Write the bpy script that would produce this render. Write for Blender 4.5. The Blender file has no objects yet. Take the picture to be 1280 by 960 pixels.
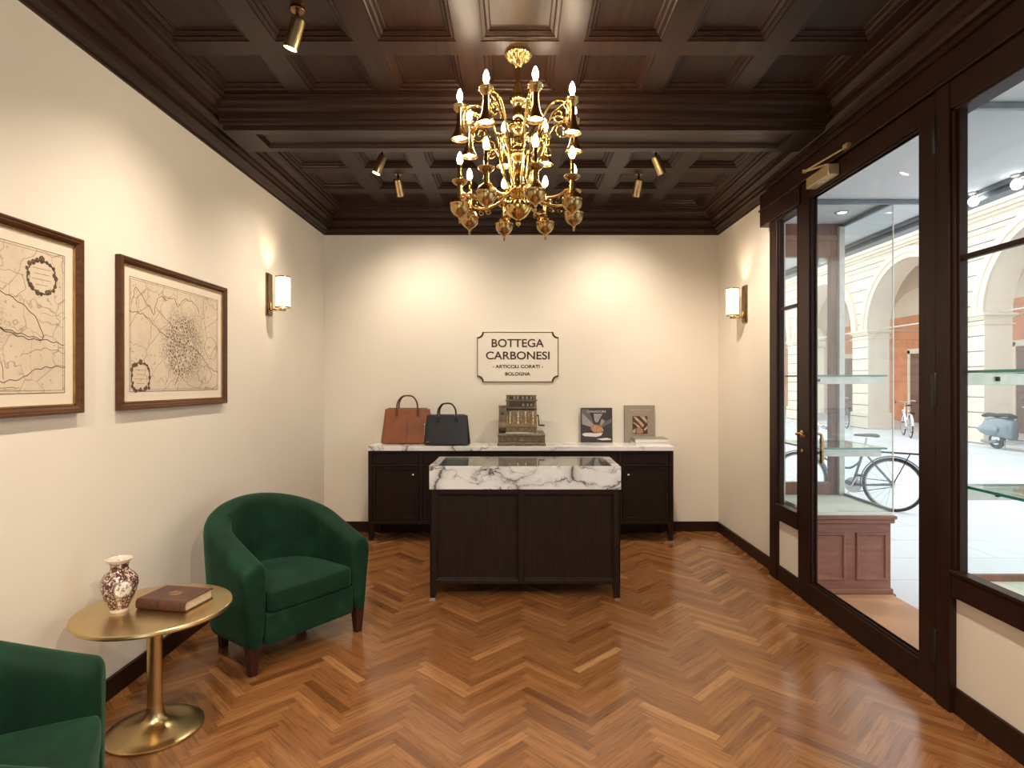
import bpy, bmesh, math, random
from mathutils import Vector, Matrix
R = math.radians
random.seed(7)
C = bpy.context.scene.collection
S = bpy.context.scene

# ------------------------------------------------------------------ camera, world, exposure
cam_d = bpy.data.cameras.new('camera'); cam = bpy.data.objects.new('camera', cam_d); C.objects.link(cam)
cam.location = (0, 0, 1.5); cam.rotation_euler = (R(90), 0, 0)
cam_d.sensor_width = 36; cam_d.lens = 740/1280*36
cam_d.shift_x = -5/1280; cam_d.shift_y = -2/1280
cam_d.clip_start = .05; cam_d.clip_end = 300
S.camera = cam
S.view_settings.view_transform = 'Standard'; S.view_settings.look = 'None'
S.view_settings.exposure = 1.0; S.view_settings.gamma = 1; S.view_settings.use_curve_mapping = False
W = bpy.data.worlds.new('daylight'); S.world = W; W.use_nodes = True
W.node_tree.nodes['Background'].inputs[0].default_value = (.90, .95, 1, 1)
W.node_tree.nodes['Background'].inputs[1].default_value = 1.35
WARM = (1, .77, .50)
SPOT_W = 120; BULB = 105; BELL = 5; SCONCE_W = 6; SCONCE_E = .8
SPOTS = [(-1.015, 2.75, (-.34, .10, -1), .36), (-1.0, 4.42, (-.40, -.05, -1), .30), (-.98, 4.92, (.10, .62, -1), .34),
         (1.045, 4.42, (.50, .25, -1), .5), (1.02, 4.92, (-.12, .62, -1), .36),
         (-1.015, 1.24, (-.25, .20, -1), .38), (1.045, 1.24, (.15, .25, -1), 1.0), (-1.015, -.28, (-.2, .5, -1), 1.0), (1.045, -.28, (-.3, .5, -1), 1.0)]  # this row: out-of-view fill spotlights, added to even out the room's brightness

# ------------------------------------------------------------------ helpers
def bevel_mod(o, w, seg=2):
    m = o.modifiers.new('bevel', 'BEVEL'); m.width = w; m.segments = seg; m.limit_method = 'ANGLE'; m.angle_limit = R(40)
def finish(me, smooth):
    if smooth is None: return
    for p in me.polygons: p.use_smooth = True
    me.set_sharp_from_angle(angle=R(smooth))
class MB:
    def __init__(s): s.bm = bmesh.new()
    def face(s, pts):
        vs = [s.bm.verts.new(p) for p in pts]
        return s.bm.faces.new(vs)
    def box(s, x0, x1, y0, y1, z0, z1, M=None):
        P = [(x0,y0,z0),(x1,y0,z0),(x1,y1,z0),(x0,y1,z0),(x0,y0,z1),(x1,y0,z1),(x1,y1,z1),(x0,y1,z1)]
        if M is not None: P = [M @ Vector(p) for p in P]
        v = [s.bm.verts.new(p) for p in P]
        for f in ((3,2,1,0),(4,5,6,7),(0,1,5,4),(1,2,6,5),(2,3,7,6),(3,0,4,7)): s.bm.faces.new([v[i] for i in f])
        return s
    def frust(s, c0, h0, c1, h1):
        """box with different bottom and top rectangles: centre (x,y,z), half (hx,hy)"""
        v = []
        for c, h in ((c0,h0),(c1,h1)):
            for a, b in ((-1,-1),(1,-1),(1,1),(-1,1)): v.append(s.bm.verts.new((c[0]+a*h[0], c[1]+b*h[1], c[2])))
        for f in ((3,2,1,0),(4,5,6,7),(0,1,5,4),(1,2,6,5),(2,3,7,6),(3,0,4,7)): s.bm.faces.new([v[i] for i in f])
        return s
    def loft(s, rings, closed=True, caps=True, loop=False):
        vr = [[s.bm.verts.new(p) for p in r] for r in rings]
        n = len(vr[0]); rr = range(len(vr)) if loop else range(len(vr)-1)
        for i in rr:
            a, b = vr[i], vr[(i+1) % len(vr)]
            for j in range(n if closed else n-1):
                k = (j+1) % n
                s.bm.faces.new((a[j], a[k], b[k], b[j]))
        if caps and not loop:
            s.bm.faces.new(list(reversed(vr[0]))); s.bm.faces.new(vr[-1])
        return s
    def lathe(s, prof, c=(0,0,0), n=32, M=None, caps=True):
        rings = []
        for r, z in prof:
            r = max(r, .0004)
            ring = [Vector((r*math.cos(2*math.pi*k/n), r*math.sin(2*math.pi*k/n), z)) for k in range(n)]
            if M is not None: ring = [M @ p for p in ring]
            rings.append([p + Vector(c) for p in ring])
        return s.loft(rings, caps=caps)
    def tube(s, pts, r, n=10, loop=False):
        pts = [Vector(p) for p in pts]; m = len(pts); rings = []
        up = None
        for i, p in enumerate(pts):
            a = pts[i-1] if (i > 0 or loop) else p; b = pts[(i+1) % m] if (i < m-1 or loop) else p
            t = (b-a).normalized()
            if up is None:
                up = Vector((0,0,1)) if abs(t.z) < .9 else Vector((1,0,0))
            u = (up - t*up.dot(t))
            if u.length < 1e-5: u = t.orthogonal()
            u.normalize(); up = u; w = t.cross(u)
            rad = r[i] if isinstance(r, (list, tuple)) else r
            rings.append([p + (u*math.cos(2*math.pi*k/n) + w*math.sin(2*math.pi*k/n))*rad for k in range(n)])
        return s.loft(rings, loop=loop)
    def cyl(s, p0, p1, r0, r1=None, n=20): return s.tube([p0, p1], [r0, r0 if r1 is None else r1], n)
    def prism(s, poly, y0, y1, axis='y'):
        """extrude a polygon given in the plane across the axis"""
        f = {'y': lambda a,b,t: (a,t,b), 'x': lambda a,b,t: (t,a,b), 'z': lambda a,b,t: (a,b,t)}[axis]
        return s.loft([[f(a,b,y0) for a,b in poly], [f(a,b,y1) for a,b in poly]])
    def add_mesh(s, me, M=None):
        tmp = bmesh.new(); tmp.from_mesh(me)
        if M is not None: tmp.transform(M)
        t = bpy.data.meshes.new('t'); tmp.to_mesh(t); tmp.free(); s.bm.from_mesh(t); bpy.data.meshes.remove(t); return s
    def xf(s, M): s.bm.transform(M); return s
    def build(s, name, mat, parent=None, smooth=35, bevel=0, seg=2, sub=0, fixn=True):
        if fixn: bmesh.ops.recalc_face_normals(s.bm, faces=s.bm.faces)
        me = bpy.data.meshes.new(name); s.bm.to_mesh(me); s.bm.free(); finish(me, smooth)
        o = bpy.data.objects.new(name, me); C.objects.link(o); me.materials.append(mat)
        if parent: o.parent = parent
        if bevel: bevel_mod(o, bevel, seg)
        if sub:
            m = o.modifiers.new('sub', 'SUBSURF'); m.levels = m.render_levels = sub
        return o
def box(name, mat, b, parent=None, bevel=0, smooth=35): return MB().box(*b).build(name, mat, parent, smooth, bevel)
def tag(o, label, cat, group=None):
    o['label'] = label; o['category'] = cat
    if group: o['group'] = group
    return o
def thing(name, label, cat, loc=(0,0,0), rz=0, group=None):
    o = bpy.data.objects.new(name, None); C.objects.link(o); o.location = loc; o.rotation_euler = (0,0,rz); o.empty_display_size = .1
    return tag(o, label, cat, group)
def struct(o): o['kind'] = 'structure'; return o
def curve(pts, n=8, loop=False):
    """Catmull-Rom through points"""
    P = [Vector(p) for p in pts]; m = len(P); out = []
    for i in range(m if loop else m-1):
        g = (lambda k: P[k % m]) if loop else (lambda k: P[min(max(k,0),m-1)])
        a, b, c, d = g(i-1), g(i), g(i+1), g(i+2)
        for k in range(n):
            t = k/n
            out.append(.5*((2*b)+(c-a)*t+(2*a-5*b+4*c-d)*t*t+(3*b-3*c+d-a)*t**3))
    if not loop: out.append(P[-1])
    return out
def text_mesh(s, w, h, depth=.001, bold=0):
    cu = bpy.data.curves.new('t', 'FONT'); cu.body = s; cu.extrude = depth; cu.align_x = 'CENTER'; cu.offset = bold
    o = bpy.data.objects.new('t', cu); C.objects.link(o)
    dg = bpy.context.evaluated_depsgraph_get(); me = bpy.data.meshes.new_from_object(o.evaluated_get(dg))
    bpy.data.objects.remove(o); bpy.data.curves.remove(cu)
    xs = [v.co.x for v in me.vertices]; ys = [v.co.y for v in me.vertices]
    cx = (min(xs)+max(xs))/2; sx = w/(max(xs)-min(xs)); sy = (h/(max(ys)-min(ys))) if h else sx
    for v in me.vertices: v.co.x = (v.co.x-cx)*sx; v.co.y = (v.co.y-min(ys))*sy
    return me
def rrect(hx, hy, r, n=5, e=None):
    out = []
    for cx, cy, a0 in ((hx-r,hy-r,0),(-hx+r,hy-r,90),(-hx+r,-hy+r,180),(hx-r,-hy+r,270)):
        for k in range(n+1):
            a = R(a0+90*k/n); out.append((cx+r*math.cos(a), cy+r*math.sin(a)))
    return out

# ------------------------------------------------------------------ materials
class NT:
    def __init__(s, name):
        s.m = bpy.data.materials.new(name); s.m.use_nodes = True; s.t = s.m.node_tree; s.t.nodes.clear()
        s.out = s.n('ShaderNodeOutputMaterial')
    def n(s, kind, **kw):
        x = s.t.nodes.new(kind)
        for k, v in kw.items():
            if hasattr(x, k) and k not in ('Scale',): setattr(x, k, v)
            else: x.inputs[k].default_value = v
        return x
    def l(s, a, b): s.t.links.new(a, b)
    def coord(s, scale=(1,1,1), kind='Object', rot=(0,0,0)):
        c = s.n('ShaderNodeTexCoord'); m = s.n('ShaderNodeMapping'); m.inputs['Scale'].default_value = scale; m.inputs['Rotation'].default_value = rot
        s.l(c.outputs[kind], m.inputs['Vector']); return m.outputs[0]
    def noise(s, vec, scale, detail=4, rough=.55, dist=0):
        x = s.n('ShaderNodeTexNoise'); x.inputs['Scale'].default_value = scale; x.inputs['Detail'].default_value = detail
        x.inputs['Roughness'].default_value = rough; x.inputs['Distortion'].default_value = dist
        s.l(vec, x.inputs['Vector']); return x.outputs['Fac']
    def ramp(s, fac, stops, interp='LINEAR'):
        r = s.n('ShaderNodeValToRGB'); e = r.color_ramp; e.interpolation = interp
        while len(e.elements) > 1: e.elements.remove(e.elements[-1])
        for i, (p, c) in enumerate(stops):
            el = e.elements[0] if i == 0 else e.elements.new(p)
            el.position = p; el.color = (*c, 1) if len(c) == 3 else c
        s.l(fac, r.inputs['Fac']); return r.outputs['Color']
    def mix(s, fac, a, b, mode='MIX'):
        x = s.n('ShaderNodeMix'); x.data_type = 'RGBA'; x.blend_type = mode
        for v, i in ((fac,0),(a,6),(b,7)):
            if hasattr(v, 'is_linked'): s.l(v, x.inputs[i])
            else: x.inputs[i].default_value = v if i == 0 else ((*v,1) if len(v) == 3 else v)
        return x.outputs[2]
    def math(s, op, a, b=None, clamp=False):
        x = s.n('ShaderNodeMath'); x.operation = op; x.use_clamp = clamp
        for i, v in enumerate((a, b)):
            if v is None: continue
            if hasattr(v, 'is_linked'): s.l(v, x.inputs[i])
            else: x.inputs[i].default_value = v
        return x.outputs[0]
    def bump(s, h, strength=.2, dist=.01):
        b = s.n('ShaderNodeBump'); b.inputs['Strength'].default_value = strength; b.inputs['Distance'].default_value = dist
        s.l(h, b.inputs['Height']); return b.outputs[0]
    def bsdf(s, color, rough=.5, metal=0, normal=None, **kw):
        b = s.n('ShaderNodeBsdfPrincipled')
        for v, k in ((color,'Base Color'),(rough,'Roughness'),(metal,'Metallic')):
            if hasattr(v, 'is_linked'): s.l(v, b.inputs[k])
            else: b.inputs[k].default_value = (*v,1) if k == 'Base Color' else v
        if normal is not None: s.l(normal, b.inputs['Normal'])
        for k, v in kw.items(): b.inputs[k.replace('_',' ')].default_value = v
        s.l(b.outputs[0], s.out.inputs[0]); return b
def plain(name, c, rough=.5, metal=0, var=.12, scale=20, bumps=0, **kw):
    t = NT(name); v = t.coord()
    n = t.noise(v, scale)
    col = t.ramp(n, [(.3, tuple(x*(1-var) for x in c)), (.7, tuple(min(1,x*(1+var)) for x in c))])
    t.bsdf(col, rough, metal, t.bump(n, bumps) if bumps else None, **kw); return t.m
def wood(name, dark, light, rough=.4, axis='z', scale=1, bumps=.08, spec=.22):
    t = NT(name); sc = {'x': (1.2,14,14), 'y': (14,1.2,14), 'z': (14,14,1.2)}[axis]
    v = t.coord(tuple(a*scale for a in sc))
    n = t.noise(v, 3, 6, .6, .6); f = t.noise(v, 14, 3)
    k = t.math('ADD', t.math('MULTIPLY', n, .75), t.math('MULTIPLY', f, .25))
    t.bsdf(t.ramp(k, [(.3, dark), (.7, light)]), rough, 0, t.bump(k, bumps, .004), Specular_IOR_Level=spec); return t.m
def emit(name, c, e, base=None):
    t = NT(name); x = t.n('ShaderNodeEmission'); x.inputs[0].default_value = (*c,1); x.inputs[1].default_value = e
    t.l(x.outputs[0], t.out.inputs[0]); return t.m
def glass(name, tint=(.97,.985,.98), k=.9, f0=.035):
    t = NT(name); lw = t.n('ShaderNodeLayerWeight'); lw.inputs[0].default_value = .5
    fac = t.math('ADD', t.math('MULTIPLY', t.math('POWER', lw.outputs['Facing'], 5), k), f0)
    tr = t.n('ShaderNodeBsdfTransparent'); tr.inputs[0].default_value = (*tint,1)
    gl = t.n('ShaderNodeBsdfGlossy'); gl.inputs['Roughness'].default_value = 0
    mx = t.n('ShaderNodeMixShader'); t.l(fac, mx.inputs[0]); t.l(tr.outputs[0], mx.inputs[1]); t.l(gl.outputs[0], mx.inputs[2])
    t.l(mx.outputs[0], t.out.inputs[0]); return t.m

def m_wall():
    t = NT('cream_plaster'); v = t.coord(); n = t.noise(v, 1.2, 3); f = t.noise(v, 90, 3)
    t.bsdf(t.ramp(n, [(.3, (.805,.732,.628)), (.7, (.83,.762,.658))]), .75, 0, t.bump(f, .05, .003)); return t.m
def m_floor():
    t = NT('herringbone_parquet')
    uv = t.n('ShaderNodeUVMap'); uv.uv_map = 'plank'
    at = t.n('ShaderNodeAttribute'); at.attribute_name = 'tone'
    mp = t.n('ShaderNodeMapping'); t.l(uv.outputs[0], mp.inputs['Vector']); mp.inputs['Scale'].default_value = (2.4, 34, 1)
    cb = t.n('ShaderNodeCombineXYZ'); t.l(t.math('MULTIPLY', at.outputs['Fac'], 91.7), cb.inputs[0]); t.l(t.math('MULTIPLY', at.outputs['Fac'], 37.3), cb.inputs[1])
    t.l(cb.outputs[0], mp.inputs['Location'])
    n = t.noise(mp.outputs[0], 2.0, 6, .62, .8); f = t.noise(mp.outputs[0], 7, 3)
    base = t.ramp(at.outputs['Fac'], [(0, (.15,.056,.018)), (.35, (.225,.090,.029)), (.7, (.30,.132,.046)), (.92,(.39,.185,.072)), (1, (.46,.24,.10))])
    g = t.ramp(n, [(.26, (.36,.32,.28)), (.5, (1,1,1)), (.75, (1.28,1.24,1.16))])
    c = t.mix(.85, base, g, 'MULTIPLY')
    big = t.noise(t.coord(), 1.1, 2)
    r = t.math('ADD', t.math('MULTIPLY', f, .12), t.math('ADD', t.math('MULTIPLY', big, .08), .10))
    t.bsdf(c, r, 0, t.bump(f, .05, .002)); return t.m
def m_marble(name, s=1):
    t = NT(name); v = t.coord((s,s,s))
    w = t.noise(v, 2.2, 5, .6, .9)
    ms = t.n('ShaderNodeVectorMath'); ms.operation = 'MULTIPLY_ADD'
    t.l(t.coord((s*.75, s*1.0, s*2.1), rot=(0, R(30), 0)), ms.inputs[0]); ms.inputs[1].default_value = (1,1,1)
    cw = t.n('ShaderNodeCombineXYZ'); t.l(t.math('MULTIPLY', w, .9), cw.inputs[0]); t.l(t.math('MULTIPLY', w, 1.3), cw.inputs[2]); t.l(cw.outputs[0], ms.inputs[2])
    vo = t.n('ShaderNodeTexVoronoi'); vo.feature = 'DISTANCE_TO_EDGE'; vo.inputs['Scale'].default_value = 3.6; t.l(ms.outputs[0], vo.inputs['Vector'])
    vein = t.ramp(vo.outputs['Distance'], [(0, (1,1,1)), (.012, (.95,.95,.95)), (.03, (.45,.45,.45)), (.08, (.18,.18,.18)), (.20, (0,0,0))])
    msk = t.ramp(t.noise(v, 2.6, 3), [(.40, (.04,.04,.04)), (.53, (1,1,1))])
    k = t.math('MULTIPLY', vein, msk)
    soft = t.ramp(t.noise(v, 3.5, 5), [(.35, (.80,.78,.77)), (.6, (.90,.89,.87))])
    t.bsdf(t.mix(k, soft, (.13,.10,.095)), .16); return t.m
def m_velvet():
    t = NT('green_velvet'); v = t.coord(); n = t.noise(v, 7, 4, .6, .6); f = t.noise(v, 240, 2)
    c = t.ramp(n, [(.3, (.003,.020,.009)), (.55, (.0045,.030,.0135)), (.75, (.009,.052,.024))])
    b = t.bsdf(c, .75, 0, t.bump(f, .12, .002)); b.inputs['Sheen Weight'].default_value = .16; b.inputs['Sheen Roughness'].default_value = .35
    b.inputs['Sheen Tint'].default_value = (.35,.9,.6,1); b.inputs['Specular IOR Level'].default_value = .2; return t.m
def m_map(seed, center, rad):
    """old engraved town plan: object space, plan in the local X-Z plane"""
    t = NT('engraved_map'); v = t.coord(); 
    sx = t.n('ShaderNodeSeparateXYZ'); t.l(v, sx.inputs[0])
    mv = t.n('ShaderNodeMapping'); t.l(v, mv.inputs[0]); mv.inputs['Location'].default_value = (seed,0,seed*2)
    wob = t.noise(mv.outputs[0], 5, 3)
    dx = t.math('SUBTRACT', sx.outputs[1], center[0]); dz = t.math('SUBTRACT', sx.outputs[2], center[1])
    d = t.math('SQRT', t.math('ADD', t.math('MULTIPLY', dx, dx), t.math('MULTIPLY', dz, dz)))
    d = t.math('ADD', d, t.math('MULTIPLY', t.math('SUBTRACT', wob, .5), .22))
    town = t.ramp(d, [(rad*.75, (1,1,1)), (rad*1.25, (0,0,0))])
    vo = t.n('ShaderNodeTexVoronoi'); vo.feature = 'DISTANCE_TO_EDGE'; vo.inputs['Scale'].default_value = 52; t.l(mv.outputs[0], vo.inputs['Vector'])
    block = t.ramp(vo.outputs['Distance'], [(.06, (0,0,0)), (.12, (1,1,1))])
    hatch = t.ramp(t.noise(mv.outputs[0], 130, 2), [(.42, (0,0,0)), (.6, (1,1,1))])
    tk = t.math('MULTIPLY', t.math('MULTIPLY', town, block), t.math('ADD', t.math('MULTIPLY', hatch, .5), .5))
    v2 = t.n('ShaderNodeTexVoronoi'); v2.feature = 'DISTANCE_TO_EDGE'; v2.inputs['Scale'].default_value = 6.5; 
    a2 = t.n('ShaderNodeVectorMath'); a2.operation = 'ADD'; cw = t.n('ShaderNodeCombineXYZ'); t.l(t.math('MULTIPLY', wob, .35), cw.inputs[1]); t.l(t.math('MULTIPLY', wob, .25), cw.inputs[2])
    t.l(mv.outputs[0], a2.inputs[0]); t.l(cw.outputs[0], a2.inputs[1]); t.l(a2.outputs[0], v2.inputs['Vector'])
    road = t.math('MULTIPLY', t.ramp(v2.outputs['Distance'], [(.008, (.45,.45,.45)), (.022, (0,0,0))]), t.math('SUBTRACT', 1, town, True))
    scat = t.math('MULTIPLY', t.ramp(t.noise(mv.outputs[0], 46, 4, .65), [(.60, (0,0,0)), (.68, (.55,.55,.55))]), t.math('SUBTRACT', 1, town, True))
    shade = t.math('MULTIPLY', t.ramp(t.noise(mv.outputs[0], 3.3, 4), [(.5, (0,0,0)), (.75, (.16,.16,.16))]), 1)
    k = t.math('MAXIMUM', t.math('MAXIMUM', tk, road), t.math('MAXIMUM', scat, shade))
    paper = t.ramp(t.noise(mv.outputs[0], 6, 4), [(.3, (.64,.52,.38)), (.7, (.70,.585,.44))])
    t.bsdf(t.mix(k, paper, (.095,.06,.034)), .8); return t.m
def m_vase():
    t = NT('painted_porcelain'); v = t.coord(); 
    n = t.noise(v, 62, 5, .62, 1.6); pat = t.ramp(n, [(.44, (.085,.032,.026)), (.53, (.15,.065,.055)), (.555, (.55,.43,.34)), (.66, (.70,.60,.50))])
    sx = t.n('ShaderNodeSeparateXYZ'); t.l(v, sx.inputs[0])
    dm = t.n('ShaderNodeVectorMath'); dm.operation = 'DISTANCE'; t.l(v, dm.inputs[0]); dm.inputs[1].default_value = (.052,-.05,.105)
    med = t.ramp(t.noise(v, 90, 3, .5, .8), [(.45, (.80,.74,.66)), (.55, (.72,.66,.6)), (.62, (.30,.22,.22))])
    c = t.mix(t.ramp(dm.outputs['Value'], [(.036, (0,0,0)), (.038, (1,1,1))], 'LINEAR'), med, pat)
    ring = t.ramp(dm.outputs['Value'], [(.034,(0,0,0)),(.035,(1,1,1)),(.038,(1,1,1)),(.039,(0,0,0))]); c = t.mix(ring, c, (.12,.05,.04))
    z = sx.outputs[2]; bands = t.ramp(z, [(0,(1,1,1)),(.012,(1,1,1)),(.014,(0,0,0)),(.205,(0,0,0)),(.208,(1,1,1))])
    c = t.mix(bands, c, (.70,.60,.50))
    b = t.bsdf(c, .15); b.inputs['Coat Weight'].default_value = .5; return t.m
def m_facade():
    t = NT('rusticated_stucco'); v = t.coord(); sx = t.n('ShaderNodeSeparateXYZ'); t.l(v, sx.inputs[0])
    fr = t.math('FRACT', t.math('DIVIDE', sx.outputs[2], .40))
    ln = t.ramp(fr, [(.0,(1,1,1)),(.07,(1,1,1)),(.08,(0,0,0))])
    c = t.ramp(t.noise(v, .8, 4), [(.3,(.70,.58,.46)),(.7,(.78,.68,.55))])
    ge = t.n('ShaderNodeNewGeometry'); sn = t.n('ShaderNodeSeparateXYZ'); t.l(ge.outputs['True Normal'], sn.inputs[0])
    ln = t.math('MULTIPLY', ln, t.math('GREATER_THAN', t.math('ABSOLUTE', sn.outputs[0]), .5))
    t.bsdf(t.mix(ln, c, (.16,.14,.12)), .85); return t.m
def m_street():
    t = NT('stone_flags'); v = t.coord(); br = t.n('ShaderNodeTexBrick'); t.l(v, br.inputs['Vector'])
    br.inputs['Color1'].default_value = (.62,.64,.67,1); br.inputs['Color2'].default_value = (.68,.69,.71,1); br.inputs['Mortar'].default_value = (.40,.42,.44,1)
    br.inputs['Scale'].default_value = 1; br.inputs['Brick Width'].default_value = 1.1; br.inputs['Row Height'].default_value = .6; br.inputs['Mortar Size'].default_value = .008
    n = t.noise(v, 3, 5); t.bsdf(t.mix(.35, br.outputs['Color'], t.ramp(n, [(.3,(.58,.60,.62)),(.7,(.70,.70,.70))])), .7); return t.m

PLASTER = m_wall(); FLOOR = m_floor(); MARBLE = m_marble('white_marble', .62); VELVET = m_velvet()
CEILW = wood('dark_ceiling_wood', (.009,.0034,.0018), (.042,.0160,.0072), .38, 'y', .8, .08, .25)
CROSSW = wood('dark_beam_wood', (.012,.0046,.0026), (.036,.0145,.007), .38, 'x', .8, .08, .28)
JOINW = wood('dark_walnut_joinery', (.013,.0045,.0028), (.032,.011,.0058), .44, 'z', .8)
SKIRTW = wood('dark_skirting_wood', (.016,.006,.0035), (.034,.013,.007), .42, 'x', .6)
CABW = wood('espresso_cabinet_wood', (.0075,.0030,.0018), (.024,.0105,.0062), .45, 'z', 1.1)
FRAMEW = wood('walnut_frame_wood', (.065,.024,.011), (.13,.055,.025), .35, 'y', 1)
LEGW = wood('red_mahogany', (.035,.010,.007), (.07,.022,.013), .3, 'z', 2)
CASEW = wood('pink_mahogany', (.20,.085,.06), (.31,.15,.11), .4, 'x', .7)
CASEZ = wood('pink_mahogany_upright', (.20,.085,.06), (.31,.15,.11), .4, 'z', .7)
BRASS = plain('polished_brass', (.66,.44,.15), .13, 1, .1, 15)
OLDBRASS = plain('antique_brass', (.42,.27,.11), .24, 1, .25, 18)
DBRASS = plain('dark_bronze', (.20,.12,.06), .26, 1, .25, 20)
SATIN = plain('satin_brass', (.64,.48,.24), .30, 1, .04, 30)
BRONZE = plain('aged_bronze', (.22,.165,.11), .42, .7, .35, 45, .3)
BRONZED = plain('aged_bronze_dark', (.09,.065,.045), .45, .7, .3, 60)
CLOSERG = plain('gold_enamel', (.50,.38,.20), .38, .45, .05)
SILVER = plain('nickel', (.62,.60,.58), .22, 1)
TANL = plain('tan_leather', (.235,.068,.021), .40, 0, .22, 9, .08)
TAND = plain('dark_tan_leather', (.09,.028,.012), .45)
BLACKL = plain('black_leather', (.010,.010,.013), .36, 0, .2, 9, .08)
BOOKL = plain('brown_bookcloth_leather', (.075,.026,.013), .42, 0, .35, 14, .1)
GILT = plain('gilt_tooling', (.42,.22,.10), .4, .5)
PAGES = plain('page_edges', (.66,.50,.33), .8, 0, .15, 60)
PAGEW = plain('white_page_edges', (.80,.78,.76), .8, 0, .06, 60)
BOOKDARK = plain('charcoal_cover', (.045,.04,.038), .35)
BOOKGREY = plain('taupe_cover', (.30,.255,.205), .5, 0, .05)
INK = plain('dark_brown_lettering', (.045,.022,.012), .6)
INKMAP = plain('sepia_ink', (.11,.07,.04), .8)
PAPERM = plain('cream_mat_board', (.76,.66,.52), .85, 0, .03)
WHITE = plain('white_soffit_paint', (.80,.82,.85), .7, 0, .02)
LININGC = plain('cream_lining', (.78,.74,.66), .7, 0, .03)
STEEL = plain('grey_steel', (.22,.24,.26), .35, .7)
PALEMETAL = plain('pale_metal', (.62,.60,.55), .35, .3)
BLACKM = plain('black_iron', (.012,.010,.009), .4, .2)
RUBBER = plain('black_rubber', (.02,.02,.022), .6)
TERRA = plain('terracotta_tile', (.52,.28,.15), .6, 0, .1, 3)
OCHRE = plain('terracotta_stucco', (.62,.25,.115), .85, 0, .12, 2)
CREAMS = plain('cream_stucco', (.74,.63,.50), .85, 0, .06, 2)
DOORB = plain('brown_street_door', (.16,.07,.04), .5)
BIKEG = plain('grey_bike_enamel', (.10,.12,.15), .35)
BIKEW = plain('white_bike_enamel', (.75,.74,.74), .35)
SCOOT = plain('silver_scooter_enamel', (.20,.235,.25), .22, .25)
REDL = plain('red_lens', (.5,.02,.02), .2)
GLASS = glass('clear_glass'); SHELFG = glass('green_edge_glass', (.80,.95,.92), .9, .05)
EDGEG = plain('green_glass_edge', (.02,.22,.18), .1)
COUNTERG = glass('counter_glass', (.9,.92,.9), .95, .06)
FLAME = emit('lit_bulb', (1, .83, .58), BULB); BELLE = emit('lit_bell_lens', (1,.78,.48), BELL)
SPOTE = emit('lit_spot_lens', (1,.86,.66), 18)
DOWNE = emit('lit_downlight', (1,.98,.95), 6)

# ================================================================== THE ROOM
XL, XR, YB, YF, ZC = -1.936, 2.04, 5.97, -1.3, 3.2
# floor: herringbone planks, one mesh
def make_floor():
    L, w = .384, .048; n = 8; x0, x1, y0, y1 = XL-.02, XR+.02, YF-.02, YB+.02
    bm = bmesh.new(); uvl = bm.loops.layers.uv.new('plank'); tl = bm.faces.layers.float.new('tone')
    c = math.sqrt(.5); ox = -.215
    def clip(poly):
        for ax, s, lim in ((0,1,x0),(0,-1,-x1),(1,1,y0),(1,-1,-y1)):
            out = []
            for i in range(len(poly)):
                a, b = poly[i-1], poly[i]
                da, db = s*a[0][ax]-lim, s*b[0][ax]-lim
                if (da >= 0) != (db >= 0):
                    t = da/(da-db); out.append((tuple(a[0][k]+(b[0][k]-a[0][k])*t for k in (0,1)), tuple(a[1][k]+(b[1][k]-a[1][k])*t for k in (0,1))))
                if db >= 0: out.append(b)
            poly = out
            if not poly: return poly
        return poly
    rnd = random.Random(3)
    def plank(a, b, horiz):
        g = .0005
        A, B = (L, w) if horiz else (w, L)
        q = [(a+g,b+g),(a+A-g,b+g),(a+A-g,b+B-g),(a+g,b+B-g)]
        u = [((p[0]-a),(p[1]-b)) if horiz else ((p[1]-b),(p[0]-a)) for p in q]
        P = [(((p[0]-p[1])*c+ox, (p[0]+p[1])*c), uu) for p, uu in zip(q, u)]
        P = clip(P)
        if len(P) < 3: return
        f = bm.faces.new([bm.verts.new((p[0][0], p[0][1], 0)) for p in P])
        f[tl] = min(1, max(0, rnd.gauss(.45, .17)))
        for lp, p in zip(f.loops, P): lp[uvl].uv = p[1]
    N = 190
    for r in range(-N, N):
        for m in range(-12, 13):
            a, b = r*w+2*L*m, r*w
            X, Y = (a-b)*c, (a+b)*c
            if -4 < X < 4 and -3 < Y < 8: plank(a, b, True)
            a, b = r*w, (r-2*n+1)*w+2*L*m
            X, Y = (a-b)*c, (a+b)*c
            if -4 < X < 4 and -3 < Y < 8: plank(a, b, False)
    vs = [bm.verts.new(p) for p in ((x0,y0,-.002),(x1,y0,-.002),(x1,y1,-.002),(x0,y1,-.002))]; bm.faces.new(vs)
    vs = [bm.verts.new(p) for p in ((x0,y0,-.09),(x0,y1,-.09),(x1,y1,-.09),(x1,y0,-.09))]; bm.faces.new(vs)
    bmesh.ops.recalc_face_normals(bm, faces=[])
    me = bpy.data.meshes.new('floor'); bm.to_mesh(me); bm.free(); me.materials.append(FLOOR)
    o = bpy.data.objects.new('floor', me); C.objects.link(o); return struct(o)
make_floor()
struct(box('wall_left', PLASTER, (XL-.2, XL, YF-.2, YB+.2, -.1, 3.5), smooth=None))
struct(box('wall_back', PLASTER, (XL, XR+.15, YB, YB+.2, -.1, 3.5), smooth=None))
wf = MB()
for b in ((XL,-1.2,-.1,3.5),(.3,XR+.15,-.1,3.5),(-1.2,.3,-.1,.5),(-1.2,.3,2.75,3.5)): wf.box(b[0],b[1],YF-.2,YF,b[2],b[3])  # opening left for the added fill window
struct(wf.build('wall_front', PLASTER, smooth=None))
wr = MB(); wr.box(XR, XR+.06, 4.615, YB, -.1, 3.5); wr.box(XR, XR+.15, YF, .42, -.1, 3.5); wr.box(XR+.03, XR+.15, .42, 4.615, 2.9, 3.5)
struct(wr.build('wall_right', PLASTER, smooth=None))
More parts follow.
